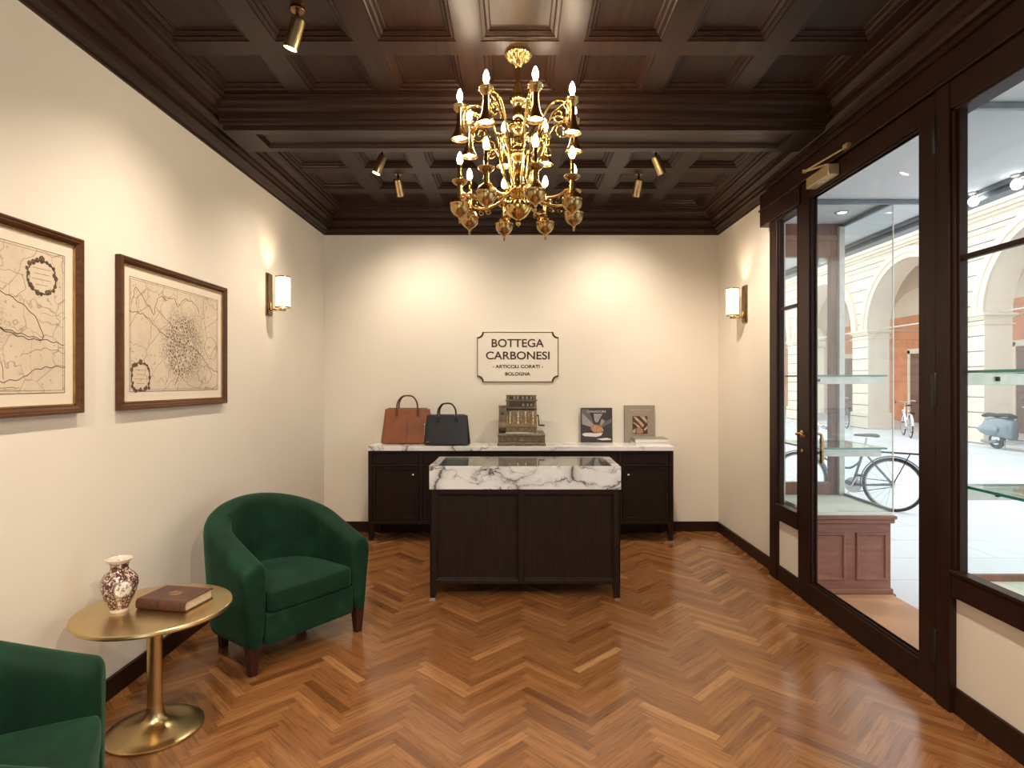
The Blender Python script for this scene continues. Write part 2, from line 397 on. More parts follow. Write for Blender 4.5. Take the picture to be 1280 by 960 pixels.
# skirting
def skirt(name, b): return struct(box(name, SKIRTW, b, bevel=.004))
skirt('baseboard_left', (XL, XL+.018, YF, YB, 0, .10)); skirt('baseboard_back', (XL+.018, XR, YB-.018, YB, 0, .10))
skirt('baseboard_right', (XR-.018, XR, 4.615, YB-.018, 0, .10)); skirt('baseboard_front', (XL+.018, XR, YF, YF+.018, 0, .10))
# coffered ceiling
def make_ceiling():
    m = MB(); bm = m.bm
    xc = [-1.797+.5133*k for k in range(8)]; r = .062
    x0, x1, y0, y1 = XL, XR+.03, YF, YB
    near = [3.52-.507*k for k in range(10)]; far = [4.25+.507*k for k in range(4)]
    ops = []
    for i in range(7):
        for ys in (sorted(near), far):
            for a, b in zip(ys[:-1], ys[1:]): ops.append((xc[i]+.02+r, xc[i+1]+.02-r, a+r, b-r))
    xs = sorted({x0, x1, *[o[0] for o in ops], *[o[1] for o in ops]}); ys = sorted({y0, y1, *[o[2] for o in ops], *[o[3] for o in ops]})
    for a, b in zip(xs[:-1], xs[1:]):
        for p, q in zip(ys[:-1], ys[1:]):
            cx, cy = (a+b)/2, (p+q)/2
            if any(o[0] < cx < o[1] and o[2] < cy < o[3] for o in ops): continue
            m.face([(a,p,ZC),(a,q,ZC),(b,q,ZC),(b,p,ZC)])
    prof = [(d, h*.6) for d, h in ((0,0),(0,.007),(.006,.007),(.012,.016),(.020,.018),(.020,.026),(.026,.028),(.034,.044),(.040,.047),(.040,.056),(.047,.058),(.052,.068),(.058,.070))]
    for a, b, p, q in ops:
        rings = [[(a+d,p+d,ZC+h),(b-d,p+d,ZC+h),(b-d,q-d,ZC+h),(a+d,q-d,ZC+h)] for d, h in prof]
        vr = [[bm.verts.new(v) for v in rg] for rg in rings]
        for i in range(len(vr)-1):
            for j in range(4): bm.faces.new((vr[i][j], vr[i+1][j], vr[i+1][(j+1)%4], vr[i][(j+1)%4]))
        bm.faces.new(list(reversed(vr[-1])))
    m.box(x0-.1, x1+.1, y0-.1, y1+.1, 3.32, 3.5)
    bmesh.ops.remove_doubles(bm, verts=bm.verts, dist=.0003)
    o = m.build('ceiling', CEILW, smooth=28, fixn=False); return struct(o)
make_ceiling()
def make_beam():
    pr = [(3.47,3.2),(3.47,3.188),(3.492,3.184),(3.497,3.165),(3.525,3.155),(3.532,3.135),(3.575,3.125),(3.582,3.095),(3.60,3.09),(3.605,3.075),(3.636,3.070),(3.64,3.05),(3.70,3.05)]
    ins = [(3.704,3.056),(3.712,3.058),(3.718,3.072),(3.728,3.076)]
    left = pr+ins; right = [(7.62-y, z) for y, z in reversed(left)]
    poly = left+right
    m = MB(); m.loft([[(x, y, z) for y, z in poly] for x in (-1.80, 1.90)], closed=False, caps=False)
    for sx, x in ((1,-1.80),(-1,1.90)): m.box(min(x, x+sx*.17), max(x, x+sx*.17), 3.70, 3.92, 3.05, 3.078)
    return struct(m.build('ceiling_beam', CROSSW, smooth=28, fixn=True))
make_beam()
def make_cornice():
    prof = [(0,2.985),(.010,2.985),(.012,2.995),(.030,2.997),(.036,3.005),(.042,3.016),(.060,3.024),(.066,3.030),(.066,3.05),(.085,3.056),(.092,3.078),(.118,3.092),(.124,3.098),(.124,3.118),(.146,3.122),(.152,3.140),(.178,3.156),(.185,3.166),(.205,3.172),(.208,3.186),(.225,3.190),(.230,3.202),(.0,3.202)]
    x0, x1, y0, y1 = XL, XR, YF, YB
    m = MB(); vr = [[m.bm.verts.new(v) for v in ((x0+d,y0+d,z),(x1-d,y0+d,z),(x1-d,y1-d,z),(x0+d,y1-d,z))] for d, z in prof]
    for i in range(len(vr)-1):
        for j in range(4): m.bm.faces.new((vr[i][j], vr[i][(j+1)%4], vr[i+1][(j+1)%4], vr[i+1][j]))
    return struct(m.build('trim_1', CEILW, smooth=28))
make_cornice()

# ------------------------------------------------------------------ shopfront in the right wall
XG = 2.005
def smb(name, mat, boxes, parent=None, bevel=.004):
    m = MB()
    for b in boxes: m.box(*b)
    return m.build(name, mat, parent, 35, bevel)
struct(smb('trim_2', JOINW, [(1.955, XR+.05, .42, 4.75, 2.875, 2.995), (1.945, 1.965, .42, 4.755, 2.862, 2.878), (1.955, XR+.05, 4.10, 4.75, 2.74, 2.878), (1.97, XR+.05, .42, 2.78, 2.74, 2.878)]))   # fascia
struct(smb('trim_3', JOINW, [(1.975, 2.035, 4.49, 4.615, 0, 2.745)]))                # far jamb
struct(smb('trim_4', JOINW, [(1.965, 2.035, 2.685, 2.772, 0, 2.88)]))                # hinge post
struct(smb('trim_5', JOINW, [(1.965, 2.035, .30, .42, 0, 2.99)]))
for nm, ya, yb in (('wall_right_panel', .42, 2.685), ('wall_right_panel', 4.155, 4.49)):
    struct(box(nm, PLASTER, (1.998, XR+.06, ya, yb, 0, .53), smooth=None))
    skirt('baseboard_right', (1.982, 1.998, ya, yb, 0, .12))
def window(name, y0, y1, zb, zt, muntin, rail=.11, jamb=.035, back=.05):
    t = bpy.data.objects.new(name, None); C.objects.link(t); t.location = (XG, (y0+y1)/2, zb); struct(t)
    h, H = (y1-y0)/2, zt-zb; m = MB()
    m.box(-.035,back,-h,h,-rail,0); m.box(-.042,back,-h,h,-.004,.012)
    for s in (-1,1): m.box(-.03,back, *sorted((s*h, s*(h-jamb))), 0, H); m.box(-.018,.02, *sorted((s*(h-jamb), s*(h-jamb-.012))), 0, H)
    m.box(-.03,back,-h,h,H-.02,H)
    m.build('window_frame', JOINW, t, 35, .003)
    MB().box(-.003,.003,-h+.01,h-.01,.0,H-.01).build('glass_pane', GLASS, t, None)
    MB().box(-.014,.012,-h+jamb,h-jamb,muntin-zb-.012,muntin-zb+.012).build('glazing_bar', JOINW, t, 35, .003)
    return t
window('window_1', 4.155, 4.49, .575, 2.745, 2.05, jamb=.010, back=.018)
window('window_2', .42, 2.685, .64, 2.745, 2.058, jamb=.022, back=.015)
t = window('added_fill_window', -1.2, .3, .60, 2.75, 2.058); t.rotation_euler.z = R(-90); t.location = (-.45, YF-.03, .60)  # unseen window behind the camera, added to bring in soft daylight fill
def door():
    y0, y1, zt = 2.787, 4.152, 2.868
    t = bpy.data.objects.new('door_1', None); C.objects.link(t); t.location = (2.005, y0, 0); struct(t)
    w = y1-y0; m = MB()
    a, b = -.03, .03
    m.box(a,b,0,.118,.008,zt); m.box(a,b,w-.160,w-.004,.008,zt); m.box(a,b,.118,w-.160,.008,.145); m.box(a,b,.118,w-.160,2.752,zt)
    for g in (-.018, .012):
        m.box(g,g+.006,.118,.128,.145,2.752); m.box(g,g+.006,w-.172,w-.160,.145,2.752); m.box(g,g+.006,.128,w-.172,.145,.157); m.box(g,g+.006,.128,w-.172,2.74,2.752)
    m.build('door_frame', JOINW, t, 35, .004)
    MB().box(-.004,.004,.12,w-.14,.147,2.75).build('glass_pane', GLASS, t, None)
    # brass lever inside with rose and keyhole
    hy, hz = w-.07, 1.145
    m = MB(); m.lathe([(.0,0),(.026,0),(.026,.006),(.014,.01),(.011,.04),(.0,.042)], n=24, M=Matrix.Translation((-.03,hy,hz)) @ Matrix.Rotation(R(-90),4,'Y'))
    m.tube(curve([(-.068,hy,hz),(-.072,hy-.02,hz+.003),(-.068,hy-.06,hz+.006),(-.074,hy-.105,hz-.006)],6), [.011]*6+[.009]*6+[.008]*6+[.010], 12)
    m.build('lever_handle', BRASS, t)
    m = MB(); m.lathe([(0,0),(.017,0),(.017,.004),(.0,.006)], n=20, M=Matrix.Translation((-.03,hy,hz-.12)) @ Matrix.Rotation(R(-90),4,'Y')); m.box(-.04,-.035,hy-.003,hy+.003,hz-.145,hz-.112)
    m.build('keyhole_plate', BRASS, t)
    # pull handle outside
    MB().tube(curve([(.03,hy-.03,hz),(.075,hy-.03,hz),(.085,hy-.035,hz-.03),(.085,hy-.035,hz-.20)],6), [.009]*12+[.014]*6+[.012], 12).build('pull_handle', OLDBRASS, t)
    for z in (.26, 1.46, 2.655):
        m = MB(); m.lathe([(0,-.085),(.008,-.083),(.011,-.075),(.011,.075),(.008,.083),(0,.085)], n=16, c=(-.036,-.006,z)); m.box(-.033,-.028,-.012,.03,z-.08,z+.08)
        m.build('hinge', BLACKM, t, 35)
    # door closer on the top rail
    m = MB(); cy = w-.40
    m.box(-.10,-.03,cy-.14,cy+.14,2.768,2.838); o = m.build('door_closer', CLOSERG, t, 35, .006)
    m = MB(); m.lathe([(0,0),(.018,0),(.018,.02),(0,.022)], c=(-.065,cy-.06,2.838), n=20); m.tube([(-.065,cy-.06,2.86),(-.13,cy+.10,2.872)], .008, 8); m.tube([(-.13,cy+.10,2.872),(-.06,cy-.27,2.885)], .006, 8)
    m.lathe([(0,0),(.012,0),(.012,.02),(0,.02)], c=(-.13,cy+.10,2.862), n=16); m.box(-.075,-.045,cy-.30,cy-.25,2.872,2.90)
    m.build('closer_arm', CLOSERG, o, 35)
    m = MB(); m.lathe([(0,0),(.014,0),(.014,.004),(0,.006)], n=16, M=Matrix.Translation((-.07,cy-.03,2.768)) @ Matrix.Rotation(R(180),4,'X')); m.build('closer_screw', SILVER, o)
    return t
door()

# ================================================================== OUTSIDE
struct(box('street_pavement', m_street(), (2.06, 16.2, -8, 48, -.35, -.10), smooth=None))
struct(smb('entrance_step', TERRA, [(XR+.04, 2.67, 2.75, 4.20, -.10, -.004)]))
struct(smb('soffit', WHITE, [(XR+.06, 3.16, -1.6, 7.5, 2.80, 2.95)], bevel=0))
struct(smb('canopy_beam', STEEL, [(3.16, 3.26, -1.6, 7.5, 2.735, 2.95), (3.13, 3.16, -1.6, 7.5, 2.77, 2.80), (3.255, 3.40, -1.6, 7.5, 2.90, 2.95)]))
struct(box('wall_outside', PLASTER, (XR+.065, XR+.10, 4.93, 12, -.1, 2.8), smooth=None))
t = thing('downlight', 'round recessed downlight in the white soffit above the left glass display case', 'downlight', (2.49, 4.52, 2.80))
MB().lathe([(.032,.0),(.05,-.002),(.052,-.006),(.046,-.008),(.034,-.006),(.032,0)], n=28, caps=False).build('trim_ring', PALEMETAL, t)
MB().lathe([(0,-.001),(.033,-.001),(.033,-.003),(0,-.003)], n=28).build('lens', DOWNE, t)
for i, (y, lb) in enumerate(((3.70, 'small round lamp on the dark canopy beam, the nearer of two'), (4.05, 'small round lamp on the dark canopy beam, the farther of two'))):
    t = thing('canopy_lamp', lb, 'lamp', (3.13, y, 2.80), group='small lamps on the canopy beam')
    MB().lathe([(0,0),(.03,0),(.03,-.012),(.012,-.016),(.012,-.03),(0,-.03)], n=20).build('lamp_base', PALEMETAL, t)
    MB().lathe([(0,-.03),(.018,-.034),(.030,-.05),(.032,-.068),(.022,-.088),(0,-.096)], n=20).build('bulb', DOWNE, t)

def display_case(name, label, y0, y1, far):
    """glazed street display case: x from the shopfront to 2.68, front glass at y0 or y1"""
    t = thing(name, label, 'display case', (2.10, y0, -.10))
    X = .58; H = 2.90; w = y1-y0
    m = MB(); m.box(0,X-.012,.012 if far else 0,w,.06,.66); m.box(-.0,X+.012,-.012,w,.0,.10); m.box(0,X-.002,-.002,w,.10,.135); m.box(0,X+.015,-.02,w,.63,.655); m.box(0,X+.005,-.008,w,.60,.63)
    m.build('base_cabinet', CASEW, t, 35, .005)
    m = MB(); m.box(.005 if far else -.07,X-.005,.0,w-.005,.655,.68); m.build('display_platform', LININGC, t, 35, .003)
    fy = -.004 if far else w+.004
    if far:
        for xa, xb in ((-.01,.245),(.312,.54)):
            m = MB(); z0, z1 = .19, .535
            pr = [(0,0),(.008,-.012),(.018,-.012),(.026,-.002),(.036,-.002),(.05,.004)]
            rings = [[(xa+d,y+.012,z0+d),(xb-d,y+.012,z0+d),(xb-d,y+.012,z1-d),(xa+d,y+.012,z1-d)] for d, y in pr]
            m.loft(rings, caps=False); m.bm.faces.new([m.bm.verts.new(p) for p in rings[-1]]); m.build('panel', CASEZ, t, 25)
    gy = .005 if far else w-.005
    MB().box(0,X-.006,gy-.004,gy+.004,.68,H-.03).build('front_glass', GLASS, t, None)
    MB().box(X-.010,X-.002,.012,w-.012,.68,H-.03).build('street_glass', GLASS, t, None)
    m = MB(); m.box(-.02 if far else -.07,X+.55 if far else X,gy-.012,gy+.012,H-.035,H-.005); m.box(X-.018,X+.006,.0,w,H-.035,H-.005)
    m.build('top_rail', STEEL, t, 35, .002)
    if not far: MB().box(-.07,X-.05,gy-.012,gy+.012,.68,.71).build('sill_rail', CASEZ, t, 35, .002)
    m = MB(); m.box(X-.014,X+.002,.012 if far else 0,w,.68,.70); m.build('bottom_rail', STEEL, t, 35, .002)
    if far:
        MB().box(X-.006,X+.001,.0,.007,.68,H-.03).build('corner_edge', PALEMETAL, t, None)
        m = MB(); m.box(X-.05,X-.004,w-.045,w-.012,.68,H-.03); m.build('corner_post', PALEMETAL, t, 35, .003)
        # glazed timber end panel towards the street
        m = MB(); m.box(-.02,.05,w-.01,w+.05,.6,H); m.box(X-.10,X-.0,w-.01,w+.05,.6,H); m.box(.05,X-.10,w-.01,w+.05,.60,.78); m.box(.05,X-.10,w-.01,w+.05,H-.27,H)
        m.box(-.0,X,w-.03,w-.01,H-.14,H-.10)
        o = m.build('end_frame', CASEZ, t, 35, .004); MB().box(.05,X-.1,w+.015,w+.022,.78,H-.27).build('end_glass', GLASS, o, None)
    else:
        m = MB(); m.box(X-.05,X,0,.05,.68,H); m.build('corner_post', PALEMETAL, t, 35, .003)
    xs = 0 if far else -.068
    for z in (1.13, 1.65):
        ya, yb = (.025, w-.06) if far else (.03, w-.03)
        o = MB().box(xs,X-.12 if not far else X-.03,ya,yb,z-.008,z+.004).build('glass_shelf', SHELFG, t, None)
        m = MB(); m.box(xs-.0015,xs,ya,yb,z-.008,z+.004); m.box(xs,X-.12 if not far else X-.03,(ya if far else yb)-.001,(ya if far else yb)+.001,z-.008,z+.004); m.build('polished_edge', EDGEG, o, None)
        m = MB(); yy = ya+.02 if far else yb-.05; xe = X-.06 if far else X-.12
        m.box(xs,xe,yy,yy+.03,z-.062,z-.010); b = m.build('shelf_bar', PALEMETAL, o, 35, .002)
        MB().lathe([(0,0),(.009,0),(.009,.02),(0,.02)], n=14, c=(.07,yy-.004,z-.045)).build('shelf_clip', BLACKM, o)
    return t
display_case('display_case', 'glazed street display case on panelled pink mahogany base beyond the door', 4.20, 4.86, True)
display_case('display_case', 'glazed street display case with glass shelves behind the large right window', .45, 2.75, False)

def facade():
    t = thing('arcade_building', 'cream rusticated arcade building with round arches across the street', 'building', (12.1, 15.3, -.10))
    FAC = m_facade(); per, pw, dep, spr, top = 5.05, .95, .74, 3.40, 9.0; rad = (per-pw)/2
    K = range(-3, 6); wall = MB()
    for k in K:
        y = k*per
        m = MB(); m.box(0,dep,y,y+pw,.0,spr); m.box(-.05,dep+.05,y-.05,y+pw+.05,0,.55)
        p = m.build('pier', FAC, t, 35, .01)
        m = MB(); m.box(-.05,dep+.05,y-.05,y+pw+.05,spr-.30,spr-.26); m.box(-.04,dep+.04,y-.04,y+pw+.04,spr-.12,spr-.07); m.box(-.09,dep+.09,y-.09,y+pw+.09,spr-.07,spr)
        m.build('capital', CREAMS, p, 35, .012)
        wall.box(0,dep,y,y+pw,spr,top)
        yc = y+pw+rad; N = 28
        A = [(yc+rad*math.cos(math.pi*(1-i/N)), spr+rad*math.sin(math.pi*(1-i/N))) for i in range(N+1)]
        for (ya, za), (yb, zb) in zip(A[:-1], A[1:]):
            wall.face([(0,ya,za),(0,ya,top),(0,yb,top),(0,yb,zb)]); wall.face([(dep,ya,za),(dep,yb,zb),(dep,yb,top),(dep,ya,top)]); wall.face([(0,ya,za),(0,yb,zb),(dep,yb,zb),(dep,ya,za)])
        m = MB()
        for r0, r1, x in ((rad, rad+.16, -.05), (rad+.16, rad+.34, -.09)):
            rings = []
            for i in range(N+1):
                a = math.pi*(1-i/N); c_, s_ = math.cos(a), math.sin(a)
                rings.append([(x,yc+r0*c_,spr+r0*s_),(x,yc+r1*c_,spr+r1*s_),(.02,yc+r1*c_,spr+r1*s_),(.02,yc+r0*c_,spr+r0*s_)])
            m.loft(rings)
        m.build('archivolt', CREAMS, t, 30)
        # cross arch and pilaster inside the walk
        cx, rr = dep+1.58, 1.58; m = MB()
        B = [(cx+rr*math.cos(math.pi*(1-i/20)), spr+rr*math.sin(math.pi*(1-i/20))) for i in range(21)]
        for (xa, za), (xb, zb) in zip(B[:-1], B[1:]):
            for yy in (y+.1, y+.85): m.face([(xa,yy,za),(xa,yy,5.6),(xb,yy,5.6),(xb,yy,zb)])
            m.face([(xa,y+.1,za),(xb,y+.1,zb),(xb,y+.85,zb),(xa,y+.85,za)])
        m.build('cross_arch', CREAMS, t, 30)
        m = MB(); m.box(3.75,3.92,y,y+pw,0,spr-.1); m.box(3.70,3.92,y-.05,y+pw+.05,spr-.1,spr); m.build('pilaster', CREAMS, t, 35, .01)
        m = MB(); m.tube([(dep/2,y+pw,spr+.03),(dep/2,y+per,spr+.03)], .02, 8); m.tube([(dep,y+.5,spr+.03),(3.9,y+.5,spr+.03)], .02, 8); m.build('tie_rod', PALEMETAL, t)
        m = MB(); yc2 = y+pw+1.1
        m.box(3.80,3.90,yc2,yc2+.16,0,2.9); m.box(3.80,3.90,yc2+1.5,yc2+1.66,0,2.9); m.box(3.80,3.90,yc2,yc2+1.66,2.75,2.95); fr = m.build('door_surround', CREAMS, t, 35, .01)
        m = MB(); m.box(3.84,3.88,yc2+.16,yc2+.82,0,2.75); m.box(3.84,3.88,yc2+.84,yc2+1.5,0,2.75)
        for q in (.25, .93):
            for z0, z1 in ((.3,1.1),(1.25,2.6)): m.box(3.82,3.85,yc2+q,yc2+q+.48,z0,z1)
        m.build('street_door', DOORB, t, 35, .01)
    y0, y1 = K[0]*per, (K[-1]+1)*per
    wall.build('arcade_wall', FAC, t, 30)
    m = MB()
    for z0, z1, d in ((5.46,5.52,.06),(5.82,5.9,.08),(5.9,6.0,.16),(6.0,6.08,.22)): m.box(-d,.02,y0,y1,z0,z1)
    m.build('string_course', CREAMS, t, 35, .01)
    MB().box(3.9,4.2,y0,y1,0,spr+.9).build('inner_wall', OCHRE, t, None); MB().box(3.9,4.2,y0,y1,spr+.9,5.8).build('upper_inner_wall', CREAMS, t, None); MB().box(dep-.02,4.0,y0,y1,5.6,5.8).build('vault_ceiling', CREAMS, t, None)
facade()

def bicycle(label, loc, rz, enamel, lean=0):
    """local: rear wheel contact at origin, bicycle points along +x"""
    t = thing('bicycle', label, 'bicycle', loc, rz); t.rotation_euler.x = lean
    r, wb = .335, 1.06; zc = r
    for x in (0, wb):
        m = MB(); m.tube([(x+(r-.016)*math.cos(a),0,zc+(r-.016)*math.sin(a)) for a in [2*math.pi*k/48 for k in range(48)]], .016, 8, loop=True); w = m.build('wheel', RUBBER, t)
        m = MB(); m.tube([(x+(r-.040)*math.cos(a),0,zc+(r-.040)*math.sin(a)) for a in [2*math.pi*k/48 for k in range(48)]], .010, 6, loop=True); m.build('rim', SILVER, w)
        m = MB(); m.cyl((x,-.05,zc),(x,.05,zc),.02); 
        m.build('hub', SILVER, w)
        m = MB()
        for k in range(24):
            a = 2*math.pi*k/24; b = a+(.9 if k % 2 else -.9); s = .025*(1 if k % 4 < 2 else -1)
            m.tube([(x+.02*math.cos(b),s,zc+.02*math.sin(b)),(x+(r-.045)*math.cos(a),0,zc+(r-.045)*math.sin(a))], .0016, 4)
        m.build('spokes', SILVER, w)
        m = MB(); arc = [R(a) for a in (range(-10,175,8) if x == 0 else range(15,200,8))]
        rings = [[(x+(r+q)*math.cos(a),s,zc+(r+q)*math.sin(a)) for q, s in ((.008,-.028),(.022,-.016),(.022,.016),(.008,.028),(.012,.0))] for a in arc]
        m.loft(rings); m.build('mudguard', enamel, t)
    bb = (.44,0,.28); st = (.30,0,.80); ht = (.86,0,.86); hb = (.91,0,.62)
    m = MB(); m.tube([bb,st], .016); m.tube([hb,ht], .018); m.tube(curve([(.345,0,.60),(.48,0,.50),(.68,0,.56),(.895,0,.69)],5), .014)
    m.tube(curve([bb,(.6,0,.36),(.78,0,.50),hb],5), .017)
    for s in (-.05,.05): m.tube([(0,s,zc),(.1,s,zc-.01),bb], .009, 8); m.tube([(0,s,zc),(.30,s*.3,.70)], .008, 8); m.tube([hb,(.95,s,.52),(wb,s,zc)], .010, 8)
    m.build('frame', enamel, t)
    m = MB(); m.tube([st,(.28,0,.90)], .012); m.build('seat_post', SILVER, t)
    rings = []
    for x, hy, z, hz in ((.14,.03,.925,.012),(.17,.085,.93,.022),(.24,.075,.935,.022),(.32,.035,.93,.018),(.42,.02,.928,.012)): rings.append([(x,hy*math.cos(a),z+hz*math.sin(a)) for a in [2*math.pi*k/14 for k in range(14)]])
    MB().loft(rings).build('saddle', RUBBER, t, 60)
    m = MB(); m.tube([ht,(.835,0,1.0)], .012); m.tube(curve([(.64,.27,1.0),(.76,.27,1.04),(.85,.16,1.05),(.84,0,1.01),(.85,-.16,1.05),(.76,-.27,1.04),(.64,-.27,1.0)],5), .011); hbr = m.build('handlebar', SILVER, t)
    m = MB()
    for s in (-1,1): m.tube([(.74,.27*s,1.035),(.62,.27*s,.995)], .017)
    m.build('grips', RUBBER, hbr)
    m = MB()
    for s in (-.05,.05): m.tube([(-.30,s,.73),(.26,s,.73)], .006, 6); m.tube([(-.18,s,.73),(0,s,zc)], .005, 6)
    for x in (-.3,-.15,0,.15): m.tube([(x,-.05,.73),(x,.05,.73)], .006, 6)
    rk = m.build('rear_rack', BLACKM, t); MB().box(-.35,-.30,-.05,.05,.70,.755).build('rear_light', BLACKM, rk, 35, .01)
    m = MB(); m.cyl((bb[0],-.055,bb[2]),(bb[0],-.045,bb[2]),.10,n=28); m.tube([(.44,-.07,.28),(.52,-.07,.13)], .009, 8); m.tube([(.44,.07,.28),(.36,.07,.43)], .009, 8); m.cyl((.44,-.07,.28),(.44,.07,.28),.02)
    cr = m.build('crankset', SILVER, t)
    m = MB(); m.box(.48,.57,-.16,-.08,.115,.14); m.box(.31,.40,.08,.16,.42,.445); m.build('pedals', RUBBER, cr, 35, .004)
    m = MB(); m.tube([(.44,-.05,.375),(.0,-.05,zc+.035)], .005, 6); m.tube([(.44,-.05,.185),(.0,-.05,zc-.035)], .005, 6); m.build('chain', BLACKM, t)
    m = MB(); m.cyl((.93,0,.76),(1.0,0,.75),.035,.05); m.build('headlight', SILVER, t)
    return t
bicycle('grey town bicycle with rear rack in the street behind the display case', (4.66, 7.32, -.10), R(142), BIKEG)
bicycle('white bicycle leaning under the arcade arch beside the stone pier', (11.33, 17.0, -.10), R(66), BIKEW)
bicycle('bicycle standing in front of the arcade pier, farther off than the white one', (11.5, 20.6, -.10), R(75), BIKEG)

def scooter():
    """local: rear wheel contact at origin, points along +x"""
    t = thing('motor_scooter', 'silver vintage motor scooter parked beside the arcade pier', 'scooter', (11.62, 14.30, -.10), R(-84))
    for x in (0, 1.2):
        m = MB(); m.tube([(x+.165*math.cos(a),0,.21+.165*math.sin(a)) for a in [2*math.pi*k/32 for k in range(32)]], .048, 12, loop=True); w = m.build('wheel', RUBBER, t)
        MB().cyl((x,-.04,.21),(x,.04,.21),.12).build('rim', SILVER, w)
    rings = []
    for x, hy, z0, z1 in ((-.32,.04,.50,.58),(-.28,.13,.40,.66),(-.15,.22,.32,.72),(.02,.25,.28,.76),(.2,.23,.28,.76),(.36,.16,.24,.74),(.46,.10,.22,.70)):
        rings.append([(x,hy*math.copysign(abs(math.cos(a))**.7, math.cos(a)),(z0+z1)/2+(z1-z0)/2*math.copysign(abs(math.sin(a))**.7, math.sin(a))) for a in [2*math.pi*k/20 for k in range(20)]])
    body = MB().loft(rings).build('body', SCOOT, t, 60)
    for s in (-1,1):
        m = MB(); rg = []
        for x, h in ((-.27,.04),(-.22,.11),(-.08,.16),(.08,.16),(.2,.11),(.26,.04)): rg.append([(x,s*(.17+.11*max(0,math.cos(a))),.47+h*math.sin(a)) for a in [2*math.pi*k/18 for k in range(18)]])
        m.loft(rg); m.build('side_cowl', SCOOT, body, 60)
    m = MB(); rg = []
    for x, z in ((-.30,.79),(-.22,.82),(.0,.80),(.12,.82),(.3,.82),(.42,.78)): rg.append([(x,.13*math.cos(a),z+.045*math.sin(a)) for a in [2*math.pi*k/16 for k in range(16)]])
    m.loft(rg); m.build('seat', RUBBER, t, 60)
    m = MB(); m.box(.40,.95,-.17,.17,.20,.25); m.build('floorboard', SCOOT, t, 35, .02)
    m = MB(); rg = []
    for x, hw, z in ((.92,.19,.22),(1.0,.24,.42),(1.06,.25,.65),(1.08,.20,.85),(1.08,.10,.95)): rg.append([(x-.015,-hw,z),(x+.05,-hw*.5,z),(x+.06,hw*.5,z),(x-.015,hw,z),(x-.03,0,z)])
    m.loft(rg); m.build('leg_shield', SCOOT, t, 60)
    m = MB(); rg = []
    for k in range(10):
        a = R(-20+k*22); rg.append([(1.2-.24*math.cos(a)*q,s,.21+.24*math.sin(a)*q) for q, s in ((1,-.09),(1.06,0),(1,.09),(.92,0))])
    m.loft(rg); m.build('front_fender', SCOOT, t, 60)
    m = MB(); m.tube([(1.16,0,.40),(1.06,0,1.0)], .04); m.tube(curve([(.94,.33,1.04),(1.04,.2,1.03),(1.08,0,1.05),(1.04,-.2,1.03),(.94,-.33,1.04)],5), .022); m.build('handlebar', SCOOT, t)
    MB().cyl((1.06,0,1.04),(1.17,0,1.02),.07,.08).build('headlight', SILVER, t)
    MB().lathe([(0,0),(.05,.005),(.045,.03),(0,.045)], n=16, M=Matrix.Translation((-.30,0,.62)) @ Matrix.Rotation(R(-90),4,'Y')).build('tail_light', REDL, t)
    m = MB(); m.tube(curve([(.1,-.1,.2),(-.05,-.13,.16),(-.28,-.13,.17)],5), .035); m.build('exhaust', STEEL, t)
    m = MB(); m.tube([(.3,-.1,.22),(.36,-.16,.0)], .012); m.build('kick_stand', STEEL, t)
scooter()

